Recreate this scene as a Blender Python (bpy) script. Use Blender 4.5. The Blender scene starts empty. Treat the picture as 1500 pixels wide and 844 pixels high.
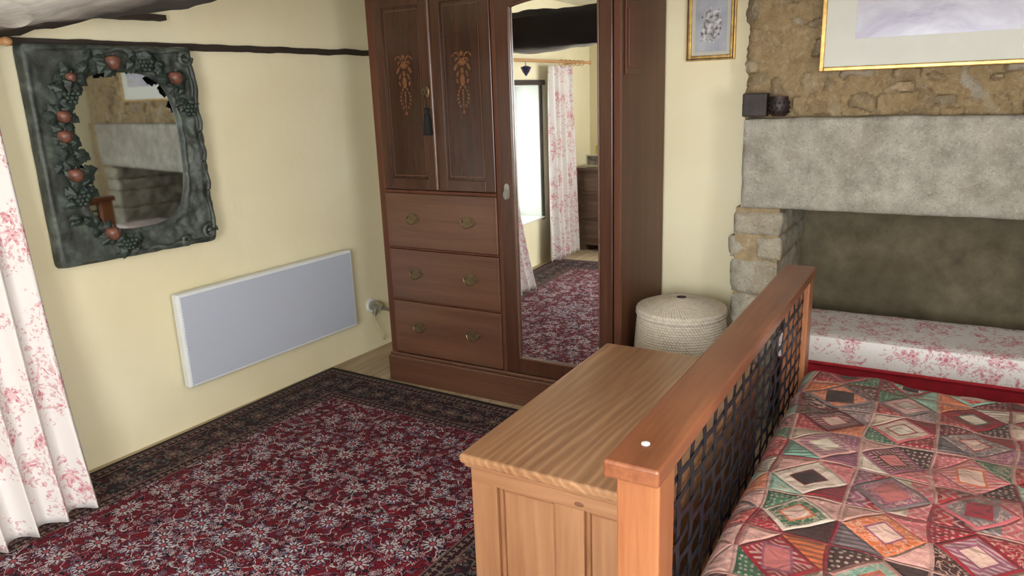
import bpy, math, random
import numpy as np
from mathutils import Vector, Matrix, Euler
from mathutils import noise as mn
random.seed(3)
scene = bpy.context.scene
COL = scene.collection

def rgb(r, g, b):
    def f(c):
        c /= 255.0
        return c/12.92 if c <= 0.04045 else ((c+0.055)/1.055)**2.4
    return (f(r), f(g), f(b), 1.0)

# ------------------------------------------------------------------ node DSL
class S:
    def __init__(s, m, k): s.m = m; s.k = k
    def __add__(a, b): return a.m.math('ADD', a, b)
    __radd__ = __add__
    def __sub__(a, b): return a.m.math('SUBTRACT', a, b)
    def __rsub__(a, b): return a.m.math('SUBTRACT', b, a)
    def __mul__(a, b): return a.m.math('MULTIPLY', a, b)
    __rmul__ = __mul__
    def __truediv__(a, b): return a.m.math('DIVIDE', a, b)
    def abs(a): return a.m.math('ABSOLUTE', a)
    def floor(a): return a.m.math('FLOOR', a)
    def fract(a): return a.m.math('FRACT', a)
    def sin(a): return a.m.math('SINE', a)
    def cos(a): return a.m.math('COSINE', a)
    def lt(a, b): return a.m.math('LESS_THAN', a, b)
    def gt(a, b): return a.m.math('GREATER_THAN', a, b)
    def min(a, b): return a.m.math('MINIMUM', a, b)
    def max(a, b): return a.m.math('MAXIMUM', a, b)

class MT:
    def __init__(s, name, rough=0.6, metal=0.0, spec=0.5):
        s.mat = bpy.data.materials.new(name); s.mat.use_nodes = True
        s.nt = s.mat.node_tree
        s.bsdf = s.nt.nodes['Principled BSDF']
        s.bsdf.inputs['Roughness'].default_value = rough
        s.bsdf.inputs['Metallic'].default_value = metal
        s.bsdf.inputs['Specular IOR Level'].default_value = spec
    def put(s, inp, v):
        if isinstance(v, S): s.nt.links.new(v.k, inp)
        elif v is not None: inp.default_value = v
    def node(s, t): return s.nt.nodes.new(t)
    def math(s, op, a, b=None, c=None):
        n = s.node('ShaderNodeMath'); n.operation = op
        for i, v in enumerate((a, b, c)):
            if v is not None: s.put(n.inputs[i], v)
        return S(s, n.outputs[0])
    def coord(s, kind='Object'):
        return S(s, s.node('ShaderNodeTexCoord').outputs[kind])
    def xyz(s, v):
        n = s.node('ShaderNodeSeparateXYZ'); s.put(n.inputs[0], v)
        return [S(s, o) for o in n.outputs]
    def vec(s, x=0.0, y=0.0, z=0.0):
        n = s.node('ShaderNodeCombineXYZ')
        for i, v in enumerate((x, y, z)): s.put(n.inputs[i], v)
        return S(s, n.outputs[0])
    def vmath(s, op, a, b=None):
        n = s.node('ShaderNodeVectorMath'); n.operation = op
        s.put(n.inputs[0], a)
        if b is not None:
            if op == 'SCALE': s.put(n.inputs['Scale'], b)
            else: s.put(n.inputs[1], b)
        return S(s, n.outputs[0])
    def noise(s, v, scale=5.0, detail=4.0, rough=0.5, dist=0.0, out=0):
        n = s.node('ShaderNodeTexNoise'); s.put(n.inputs['Vector'], v)
        n.inputs['Scale'].default_value = scale; n.inputs['Detail'].default_value = detail
        n.inputs['Roughness'].default_value = rough; n.inputs['Distortion'].default_value = dist
        return S(s, n.outputs[out])
    def voro(s, v, scale=1.0, rnd=1.0, dim='3D', feature='F1'):
        n = s.node('ShaderNodeTexVoronoi'); n.voronoi_dimensions = dim; n.feature = feature
        s.put(n.inputs['Vector'], v); n.inputs['Scale'].default_value = scale
        n.inputs['Randomness'].default_value = rnd
        return n
    def white(s, v):
        n = s.node('ShaderNodeTexWhiteNoise'); n.noise_dimensions = '3D'; s.put(n.inputs['Vector'], v)
        return S(s, n.outputs['Value'])
    def ramp(s, f, stops, interp='LINEAR'):
        n = s.node('ShaderNodeValToRGB'); n.color_ramp.interpolation = interp
        e = n.color_ramp.elements
        while len(e) < len(stops): e.new(0.5)
        for el, (p, c) in zip(e, stops): el.position = p; el.color = c
        s.put(n.inputs[0], f)
        return S(s, n.outputs[0])
    def mix(s, f, a, b, mode='MIX'):
        n = s.node('ShaderNodeMix'); n.data_type = 'RGBA'; n.blend_type = mode
        s.put(n.inputs[0], f); s.put(n.inputs[6], a); s.put(n.inputs[7], b)
        return S(s, n.outputs[2])
    def maprange(s, v, a, b, c=0.0, d=1.0):
        n = s.node('ShaderNodeMapRange'); s.put(n.inputs[0], v)
        for i, q in enumerate((a, b, c, d)): n.inputs[i+1].default_value = q
        return S(s, n.outputs[0])
    def attr(s, name):
        n = s.node('ShaderNodeAttribute'); n.attribute_name = name
        return S(s, n.outputs['Color'])
    def bump(s, h, strength=0.3, dist=0.01):
        n = s.node('ShaderNodeBump'); n.inputs['Strength'].default_value = strength
        n.inputs['Distance'].default_value = dist; s.put(n.inputs['Height'], h)
        s.nt.links.new(n.outputs[0], s.bsdf.inputs['Normal'])
    def color(s, c): s.put(s.bsdf.inputs['Base Color'], c)
    def rough(s, c): s.put(s.bsdf.inputs['Roughness'], c)
    def set(s, k, v): s.put(s.bsdf.inputs[k], v)
    def rosette(s, v, scale, rnd, R, n, dim='2D', depth=0.3):
        vs = s.vmath('SCALE', v, scale)
        vo = s.voro(vs, 1.0, rnd, dim)
        d = S(s, vo.outputs['Distance'])
        diff = s.vmath('SUBTRACT', vs, S(s, vo.outputs['Position']))
        dx, dy, dz = s.xyz(diff)
        if dim == '3D': dy = dy+dz
        ang = s.math('ARCTAN2', dy, dx)
        r = s.xyz(S(s, vo.outputs['Color']))
        rad = ((ang*n+r[0]*6.28).cos()*depth+(1.0-depth))*R
        return d, rad, r, ang

def simple(name, c, rough=0.6, metal=0.0, var=0.12, scale=8.0, bump=0.0, spec=0.5):
    m = MT(name, rough, metal, spec)
    n = m.noise(m.coord(), scale, 5)
    dark = tuple(x*(1-var*2) for x in c[:3])+(1,)
    lite = tuple(min(1, x*(1+var)) for x in c[:3])+(1,)
    m.color(m.ramp(n, [(0.3, dark), (0.7, lite)]))
    if bump: m.bump(m.noise(m.coord(), scale*4, 5), bump, 0.005)
    return m.mat

def wood(name, c1, c2, axis='x', rough=0.4, scale=1.0, bump=0.12, rings=0.0, coat=0.0, c3=None, painted_shade=None, spec=0.5):
    m = MT(name, rough, 0.0, spec)
    oi = m.node('ShaderNodeObjectInfo')
    off = m.math('MULTIPLY', S(m, oi.outputs['Random']), 7.0)
    x, y, z = m.xyz(m.coord())
    a = {'x': (0.9, 14, 14), 'y': (14, 0.9, 14), 'z': (14, 14, 0.9)}[axis]
    v = m.vec(x*(a[0]*scale)+off, y*(a[1]*scale), z*(a[2]*scale)+off)
    n1 = m.noise(v, 1.0, 6, 0.6, 0.4)
    n2 = m.noise(v, 6.0, 3, 0.6)
    f = n1*0.7+n2*0.3
    if rings:
        b = {'x': (0.6, 3.4, 3.4), 'y': (3.4, 0.6, 3.4), 'z': (3.4, 3.4, 0.6)}[axis]
        v2 = m.vec(x*b[0]+off, y*b[1], z*b[2])
        nn = m.noise(v2, 1.0, 3, 0.45)
        ac = {'x': y+z, 'y': x+z, 'z': x+y}[axis]
        rg = (ac*190.0+nn*44.0+n2*3.0).sin()*0.5+0.5
        rg = rg*rg*(m.maprange(m.noise(v2, 1.7, 2), 0.35, 0.65, 0.1, 1.0))
        f = f*(1-rings)+rg*rings+rings*0.2
    col = m.ramp(f, [(0.3, c1), (0.72, c2)])
    if c3:
        col = m.mix(m.maprange(m.noise(m.coord(), 2.2, 2), 0.45, 0.75), col, c3)
    if painted_shade:
        col = m.mix(m.maprange(y+m.noise(m.coord(), 9, 3)*0.06, -0.03, 0.07), col, painted_shade)  # shade painted into the colour towards the far side
    m.color(col)
    m.bump(f, bump, 0.004)
    if coat: m.set('Coat Weight', coat); m.set('Coat Roughness', 0.25)
    return m.mat

# ------------------------------------------------------------------ mesh builder
class MB:
    def __init__(s): s.v = []; s.f = []; s.m = []; s.mi = 0; s.uv = None
    def add(s, vs, fs):
        b = len(s.v); s.v.extend([tuple(p) for p in vs])
        s.f.extend([tuple(i+b for i in f) for f in fs]); s.m.extend([s.mi]*len(fs)); return s
    def box(s, x0, x1, y0, y1, z0, z1):
        v = [(x, y, z) for z in (z0, z1) for y in (y0, y1) for x in (x0, x1)]
        return s.add(v, [(0, 2, 3, 1), (4, 5, 7, 6), (0, 1, 5, 4), (2, 6, 7, 3), (0, 4, 6, 2), (1, 3, 7, 5)])
    def lathe(s, prof, c=(0, 0, 0), n=32, cap=True):
        vs = []
        for r, z in prof:
            for i in range(n):
                a = 2*math.pi*i/n; vs.append((c[0]+r*math.cos(a), c[1]+r*math.sin(a), c[2]+z))
        fs = [(j*n+i, j*n+(i+1) % n, (j+1)*n+(i+1) % n, (j+1)*n+i) for j in range(len(prof)-1) for i in range(n)]
        if cap:
            fs.append(tuple(reversed(range(n)))); k = (len(prof)-1)*n; fs.append(tuple(range(k, k+n)))
        return s.add(vs, fs)
    def tube(s, path, r, n=8, closed=False):
        P = [Vector(p) for p in path]; L = len(P); vs = []
        up = Vector((0.13, 0.21, 1)).normalized()
        for i, p in enumerate(P):
            if closed: t = P[(i+1) % L]-P[i-1]
            else: t = P[min(i+1, L-1)]-P[max(i-1, 0)]
            t.normalize()
            a = t.cross(up)
            if a.length < 0.05: a = t.cross(Vector((1, 0, 0)))
            a.normalize(); b = t.cross(a)
            rr = r[i] if isinstance(r, (list, tuple)) else r
            for k in range(n):
                q = 2*math.pi*k/n; vs.append(p+a*(rr*math.cos(q))+b*(rr*math.sin(q)))
        m = L if closed else L-1
        fs = [(j*n+k, j*n+(k+1) % n, ((j+1) % L)*n+(k+1) % n, ((j+1) % L)*n+k) for j in range(m) for k in range(n)]
        if not closed:
            fs.append(tuple(range(n))); fs.append(tuple(reversed(range((L-1)*n, L*n))))
        return s.add(vs, fs)
    def ell(s, c, r, nu=16, nv=10):
        if not isinstance(r, (tuple, list)): r = (r, r, r)
        vs = []
        for j in range(1, nv):
            ph = math.pi*j/nv
            for i in range(nu):
                a = 2*math.pi*i/nu
                vs.append((c[0]+r[0]*math.sin(ph)*math.cos(a), c[1]+r[1]*math.sin(ph)*math.sin(a), c[2]+r[2]*math.cos(ph)))
        fs = [(j*nu+i, (j+1)*nu+i, (j+1)*nu+(i+1) % nu, j*nu+(i+1) % nu) for j in range(nv-2) for i in range(nu)]
        t = len(vs); vs.append((c[0], c[1], c[2]+r[2])); vs.append((c[0], c[1], c[2]-r[2]))
        for i in range(nu):
            fs.append((t, i, (i+1) % nu)); fs.append((t+1, (nv-2)*nu+(i+1) % nu, (nv-2)*nu+i))
        return s.add(vs, fs)
    def plate(s, pts, fn, t):
        n = len(pts)
        vs = [fn(a, b, 0) for a, b in pts]+[fn(a, b, t) for a, b in pts]
        fs = [tuple(range(n)), tuple(reversed(range(n, 2*n)))]+[(i, (i+1) % n, n+(i+1) % n, n+i) for i in range(n)]
        return s.add(vs, fs)
    def grid(s, nu, nv, fn):
        vs = [fn(i/(nu-1), j/(nv-1)) for j in range(nv) for i in range(nu)]
        fs = [(j*nu+i, j*nu+i+1, (j+1)*nu+i+1, (j+1)*nu+i) for j in range(nv-1) for i in range(nu-1)]
        return s.add(vs, fs)
    def rock(s, x0, x1, y0, y1, z0, z1, res=0.03, amp=0.008, freq=9.0, seed=0.0, rnd=0.01):
        lo = Vector((x0, y0, z0)); hi = Vector((x1, y1, z1))
        N = [max(1, int(round((hi[i]-lo[i])/res))) for i in range(3)]
        key = {}; vs = []; fs = []
        def vid(i, j, k):
            t = (i, j, k)
            if t not in key:
                p = Vector((lo[0]+(hi[0]-lo[0])*i/N[0], lo[1]+(hi[1]-lo[1])*j/N[1], lo[2]+(hi[2]-lo[2])*k/N[2]))
                q = [(i in (0, N[0])), (j in (0, N[1])), (k in (0, N[2]))]
                if sum(q) >= 2:
                    for a, (ii, nn) in enumerate(((i, N[0]), (j, N[1]), (k, N[2]))):
                        if q[a]: p[a] += rnd if ii == 0 else -rnd
                o = p*freq+Vector((seed*3.1, seed*1.7, seed))
                p = p+mn.noise_vector(o)*amp+mn.noise_vector(o*3.3)*amp*0.4
                key[t] = len(vs); vs.append(p)
            return key[t]
        for a in range(3):
            b, c = (a+1) % 3, (a+2) % 3
            for side in (0, N[a]):
                for i in range(N[b]):
                    for j in range(N[c]):
                        idx = []
                        for di, dj in ((0, 0), (1, 0), (1, 1), (0, 1)):
                            t = [0, 0, 0]; t[a] = side; t[b] = i+di; t[c] = j+dj
                            idx.append(vid(*t))
                        if side == 0: idx.reverse()
                        fs.append(tuple(idx))
        return s.add(vs, fs)

WL = {}
def info(o, label=None, category=None, kind=None, group=None):
    if label: o['label'] = label
    if category: o['category'] = category
    if kind: o['kind'] = kind
    if group: o['group'] = group
    return o

def root(name, loc, label, category, rotz=None, group=None):
    e = bpy.data.objects.new(name, None); COL.objects.link(e)
    e.empty_display_size = 0.1; e.location = loc
    if rotz is not None:
        e.rotation_euler = (0, 0, rotz); WL[e] = Vector((0, 0, 0))
    else: WL[e] = Vector(loc)
    return info(e, label, category, None, group)

def mk(name, mb, mats, parent=None, bevel=0.0, smooth=None, label=None, category=None, kind=None, group=None, uvs=None, seg=2, base=False, sub=0):
    if not isinstance(mats, (list, tuple)): mats = [mats]
    A = np.array(mb.v, dtype=float)
    c = (A.min(0)+A.max(0))/2
    if base: c[2] = A[:, 2].min()
    me = bpy.data.meshes.new(name)
    me.from_pydata([tuple(p) for p in (A-c)], [], mb.f)
    for m in mats: me.materials.append(m)
    if len(mats) > 1: me.polygons.foreach_set('material_index', mb.m)
    if uvs is not None:
        ul = me.uv_layers.new(name='UVMap')
        li = np.zeros(len(me.loops), dtype=int); me.loops.foreach_get('vertex_index', li)
        ul.data.foreach_set('uv', np.array(uvs, dtype=float)[li].ravel())
    if smooth is not None:
        me.polygons.foreach_set('use_smooth', [True]*len(me.polygons))
        try: me.set_sharp_from_angle(angle=math.radians(smooth))
        except Exception: pass
    me.update()
    o = bpy.data.objects.new(name, me); COL.objects.link(o)
    if parent is not None:
        o.parent = parent; o.location = Vector(c)-WL[parent]
    else: o.location = c
    WL[o] = Vector(c)
    if bevel:
        b = o.modifiers.new('bevel', 'BEVEL'); b.width = bevel; b.segments = seg; b.limit_method = 'ANGLE'
        b.angle_limit = math.radians(35)
    if sub:
        q = o.modifiers.new('sub', 'SUBSURF'); q.levels = sub; q.render_levels = sub
    return info(o, label, category, kind, group)

def bx(*a): return MB().box(*a)

# ------------------------------------------------------------------ materials
def plaster(name, c, stain, st=0.22):
    m = MT(name, 0.85, spec=0.25)
    v = m.coord()
    n = m.noise(v, 1.3, 4, 0.55)
    m.color(m.ramp(n, [(0.3, stain), (0.62, c)]))
    h = m.noise(v, 2.0, 3, 0.5, 0.2)*2.2+m.noise(v, 9.0, 3, 0.5, 0.6)*0.25+m.noise(v, 60.0, 3, 0.6)*0.05
    m.bump(h, st, 0.02)
    return m.mat
M_WALL = plaster('yellow_plaster', rgb(240, 232, 201), rgb(233, 222, 186), 0.32)
M_REVEAL = plaster('white_reveal_plaster', rgb(232, 232, 226), rgb(220, 220, 212))
M_CEIL = plaster('ceiling_plaster', rgb(232, 230, 218), rgb(222, 218, 204))
M_WARD = wood('mahogany', rgb(52, 29, 19), rgb(88, 54, 37), 'z', 0.26, 1.0, 0.04, coat=0.4)
M_WARDX = wood('mahogany_cross_haze', rgb(76, 48, 35), rgb(112, 76, 57), 'x', 0.32, 1.0, 0.04, coat=0.35)  # lighter than the doors, with the drawers' reflected haze put into the colour
M_WARDL = wood('mahogany_flat', rgb(74, 42, 29), rgb(104, 63, 44), 'z', 0.45, 0.7, 0.04, coat=0.0, spec=0.3)
M_WARDD = wood('mahogany_dark', rgb(40, 22, 15), rgb(74, 43, 30), 'z', 0.22, 1.0, 0.04, coat=0.5)
M_PINE = wood('waxed_pine', rgb(132, 90, 60), rgb(184, 140, 104), 'y', 0.36, 0.8, 0.04, rings=0.24, coat=0.2)
M_PINEZ = wood('waxed_pine_upright', rgb(140, 96, 66), rgb(178, 132, 97), 'z', 0.45, 0.8, 0.03, rings=0.10)
M_PINEX = wood('waxed_pine_cross', rgb(140, 96, 66), rgb(178, 132, 97), 'x', 0.45, 0.8, 0.03, rings=0.10)
M_BED = wood('acacia_rail', rgb(104, 56, 33), rgb(164, 102, 68), 'y', 0.34, 1.2, 0.06, rings=0.10, coat=0.2, c3=rgb(112, 62, 38))
M_BEDZ = wood('acacia_post', rgb(128, 74, 44), rgb(178, 116, 76), 'z', 0.38, 1.2, 0.05, rings=0.10, coat=0.15)
M_OAK = wood('brown_oak', rgb(84, 64, 54), rgb(138, 112, 96), 'x', 0.35, 1.0, 0.15)
M_BEAMY = wood('dark_timber', rgb(30, 24, 20), rgb(66, 52, 42), 'y', 0.7, 1.0, 0.4)
M_BEAM = wood('weathered_shaded_beam', rgb(104, 98, 92), rgb(196, 190, 182), 'x', 0.8, 0.7, 0.6, painted_shade=rgb(44, 36, 32))  # weathered grey, with the far side's shade painted in
M_ROD = wood('pale_pole', rgb(170, 122, 78), rgb(206, 160, 112), 'y', 0.45, 1.0, 0.05)
M_BRASS = simple('aged_brass', rgb(128, 110, 84), 0.36, 0.8, 0.2, 40)
M_IRON = simple('black_metal', rgb(28, 33, 46), 0.4, 0.4, 0.2, 30)
M_CHROME = simple('dull_chrome', rgb(180, 180, 172), 0.3, 0.8, 0.1, 30)
M_GOLD = simple('gilt', rgb(206, 166, 96), 0.35, 0.6, 0.2, 30)
M_BLACK = simple('black_thread', rgb(14, 13, 14), 0.8)
M_WHITE = simple('white_enamel', rgb(228, 232, 236), 0.35, 0, 0.03)
M_CREAM = simple('cream_card', rgb(228, 222, 198), 0.8, 0, 0.03)
M_YELLOW = simple('yellow_card', rgb(220, 196, 110), 0.8, 0, 0.05)
M_INLAY = simple('satinwood_inlay', rgb(126, 82, 50), 0.3, 0, 0.45, 110)
M_LINE = simple('stringing_line', rgb(104, 68, 46), 0.4, 0, 0.1)
M_RED = simple('red_cloth', rgb(170, 24, 42), 0.8, 0, 0.1, 20, 0.2)
M_DARKCLAY = simple('dark_brown_clay', rgb(46, 30, 30), 0.5, 0, 0.2, 40, 0.2)
M_PURPLE = simple('purple_thread', rgb(54, 44, 84), 0.8)
M_MATTR = simple('mattress_ticking', rgb(205, 198, 186), 0.9, 0, 0.05)
M_VERD = MT('verdigris_resin', 0.5)
_v = M_VERD.coord()
M_VERD.color(M_VERD.ramp(M_VERD.noise(_v, 12, 6, 0.65), [(0.32, rgb(36, 38, 35)), (0.5, rgb(62, 68, 62)), (0.72, rgb(100, 110, 101))]))
M_VERD.bump(M_VERD.noise(_v, 50, 5), 0.5, 0.006); M_VERD = M_VERD.mat
M_LEAF = simple('green_bronze_leaf', rgb(48, 60, 53), 0.5, 0.1, 0.35, 30, 0.4)
M_APPLE = MT('bronze_red_apple', 0.4)
M_APPLE.color(M_APPLE.ramp(M_APPLE.noise(M_APPLE.coord(), 30, 4), [(0.35, rgb(74, 48, 40)), (0.65, rgb(134, 86, 70))])); M_APPLE = M_APPLE.mat
m = MT('mirror_glass', 0.015, 1.0); m.color(m.ramp(m.noise(m.coord(), 2, 2), [(0, (0.93, 0.95, 0.95, 1)), (1, (0.96, 0.98, 0.98, 1))])); M_MIRROR = m.mat
m = MT('aged_mirror_glass', 0.03, 1.0); m.color(m.ramp(m.noise(m.coord(), 4, 3), [(0, (0.52, 0.57, 0.58, 1)), (1, (0.66, 0.71, 0.71, 1))])); M_MIRROR2 = m.mat
m = MT('clear_glass', 0.02); m.set('Transmission Weight', 1.0); m.set('IOR', 1.02)
m.color(m.ramp(m.noise(m.coord(), 2, 2), [(0, (0.97, 1, 0.98, 1)), (1, (1, 1, 1, 1))])); M_GLASS = m.mat

# rug
def rug_mat(hx, hy):
    m = MT('persian_rug', 0.92, spec=0.12)
    x, y, z = m.xyz(m.coord())
    ax, ay = x.abs(), y.abs()
    e = (hx-ax).min(hy-ay)
    v = m.vec(ax, ay, 0.0)
    RED = m.ramp(m.noise(v, 9, 4), [(0.35, rgb(78, 9, 22)), (0.7, rgb(118, 19, 34))])
    NAVY = rgb(20, 16, 28); PALE = rgb(186, 176, 180); BLUE = rgb(112, 116, 142); ROSE = rgb(152, 74, 82); DULL = rgb(98, 86, 80)
    wv = m.vmath('ADD', v, m.vmath('SCALE', m.noise(v, 22, 3, out=1), 0.025))
    wv2 = m.vmath('ADD', v, m.vmath('SCALE', m.noise(v, 11, 2, out=1), 0.05))
    vn = (m.noise(wv, 18, 1, 0.4)-0.5).abs()
    f = m.mix(vn.lt(0.060), RED, NAVY)
    f = m.mix(vn.lt(0.014), f, ROSE)
    vn2 = (m.noise(wv, 12, 1, 0.4)-0.45).abs()
    f = m.mix(vn2.lt(0.010), f, PALE)
    d, rad, r, a = m.rosette(wv, 48, 0.95, 0.38, 4, depth=0.5)
    f = m.mix(d.lt(rad*1.35), f, NAVY)
    f = m.mix(d.lt(rad), f, m.ramp(r[1], [(0, rgb(116, 20, 36)), (0.42, PALE), (0.56, BLUE), (0.70, ROSE), (0.84, NAVY)], 'CONSTANT'))
    f = m.mix(d.lt(0.08), f, rgb(110, 18, 36))
    d, rad, r, a = m.rosette(wv2, 20.0, 0.9, 0.33, 8, depth=0.42)
    msk = r[1].lt(0.62)
    f = m.mix((d.lt(rad*1.25))*msk, f, NAVY)
    f = m.mix((d.lt(rad))*msk, f, m.ramp(r[1], [(0, PALE), (0.30, BLUE), (0.45, PALE)], 'CONSTANT'))
    f = m.mix((d.lt(rad*0.66))*msk, f, m.ramp(r[2], [(0, rgb(116, 20, 38)), (0.5, NAVY)], 'CONSTANT'))
    f = m.mix((d.lt(rad*0.40))*msk, f, m.ramp(r[0], [(0, ROSE), (0.5, PALE)], 'CONSTANT'))
    d, rad, r, a = m.rosette(v, 7.2, 0.75, 0.32, 10, depth=0.34)
    msk = r[1].lt(0.8)
    f = m.mix(d.lt(rad*1.14)*msk, f, NAVY)
    f = m.mix(d.lt(rad)*msk, f, m.ramp(r[2], [(0, PALE), (0.5, BLUE)], 'CONSTANT'))
    f = m.mix(d.lt(rad*0.84)*msk, f, m.ramp(r[0], [(0, rgb(104, 16, 32)), (0.6, NAVY)], 'CONSTANT'))
    lines = ((a*10.0+r[0]*6.28).cos().gt(0.1))*(d.gt(0.09))
    f = m.mix(d.lt(rad*0.76)*lines*msk, f, PALE)
    f = m.mix(d.lt(0.11)*msk, f, NAVY)
    f = m.mix(d.lt(0.08)*msk, f, ROSE)
    # main border
    B = m.ramp(m.noise(v, 12, 3), [(0.35, rgb(26, 19, 24)), (0.7, rgb(50, 30, 34))])
    vb = (m.noise(wv, 15, 1, 0.4)-0.5).abs()
    B = m.mix(vb.lt(0.02), B, DULL)
    d, rad, r, a = m.rosette(v, 30, 0.8, 0.38, 5, depth=0.45)
    B = m.mix(d.lt(rad), B, m.ramp(r[1], [(0, rgb(92, 26, 36)), (0.4, DULL), (0.65, rgb(74, 74, 82)), (0.85, rgb(30, 24, 30))], 'CONSTANT'))
    d, rad, r, a = m.rosette(v, 8.0, 0.2, 0.34, 10, depth=0.28)
    B = m.mix(d.lt(rad*1.15), B, rgb(20, 16, 22))
    B = m.mix(d.lt(rad), B, rgb(116, 104, 94))
    B = m.mix(d.lt(rad*0.76), B, rgb(80, 20, 30))
    B = m.mix(d.lt(rad*0.42), B, rgb(116, 106, 96))
    d, rad, r, a = m.rosette(v, 30, 0.1, 0.42, 4, depth=0.3)
    G = m.mix(d.lt(rad), rgb(44, 20, 28), rgb(116, 98, 88))
    col = m.mix(e.lt(0.335), f, G)
    col = m.mix(e.lt(0.285), col, B)
    col = m.mix(e.lt(0.075), col, G)
    col = m.mix(e.lt(0.03), col, rgb(36, 18, 26))
    for q in (0.335, 0.285, 0.075, 0.03):
        col = m.mix(((e-q).abs()).lt(0.004), col, rgb(100, 78, 72))
    m.color(col)
    m.bump(m.noise(m.coord(), 260, 2)+m.noise(m.coord(), 4, 2)*0.6, 0.35, 0.004)
    m.set('Sheen Weight', 0.05); m.set('Sheen Roughness', 0.4)
    return m.mat

def toile(name, kind='UV', sc=1.0):
    m = MT(name, 0.85, spec=0.2)
    v0 = m.coord(kind)
    v = m.vmath('ADD', v0, m.vmath('SCALE', m.noise(v0, 14, 3, out=1), 0.035))
    W = rgb(232, 227, 226); P = rgb(192, 106, 120); L = rgb(222, 176, 183)
    d, rad, r, a = m.rosette(v, 4.2*sc, 0.75, 0.66, 5, '3D', 0.2)
    ins = d.lt(rad)
    d2, rad2, r2, a2 = m.rosette(v, 14*sc, 0.95, 0.56, 6, '3D', 0.28)
    petals = (d2.lt(rad2))
    rings = ((d2*24.0).sin()).gt(-0.1)
    veins = ((a2*9.0).cos()).gt(-0.2)
    fine = m.noise(v, 55*sc, 3, 0.7)
    f = m.mix(ins*petals*0.75, W, L)
    f = m.mix(ins*petals*rings*veins*0.7, f, P)
    f = m.mix(ins*(d2.lt(0.12))*0.75, f, P)
    halo = (d.lt(rad*1.25))
    f = m.mix(halo*(fine.gt(0.56))*0.55, f, P)
    m.color(f)
    m.bump(m.noise(v0, 60, 2), 0.1, 0.002)
    return m
M_TOILE = toile('toile_curtain', 'UV', 0.95).mat
M_TOILE3 = toile('toile_seat', 'Object', 1.15).mat

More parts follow.
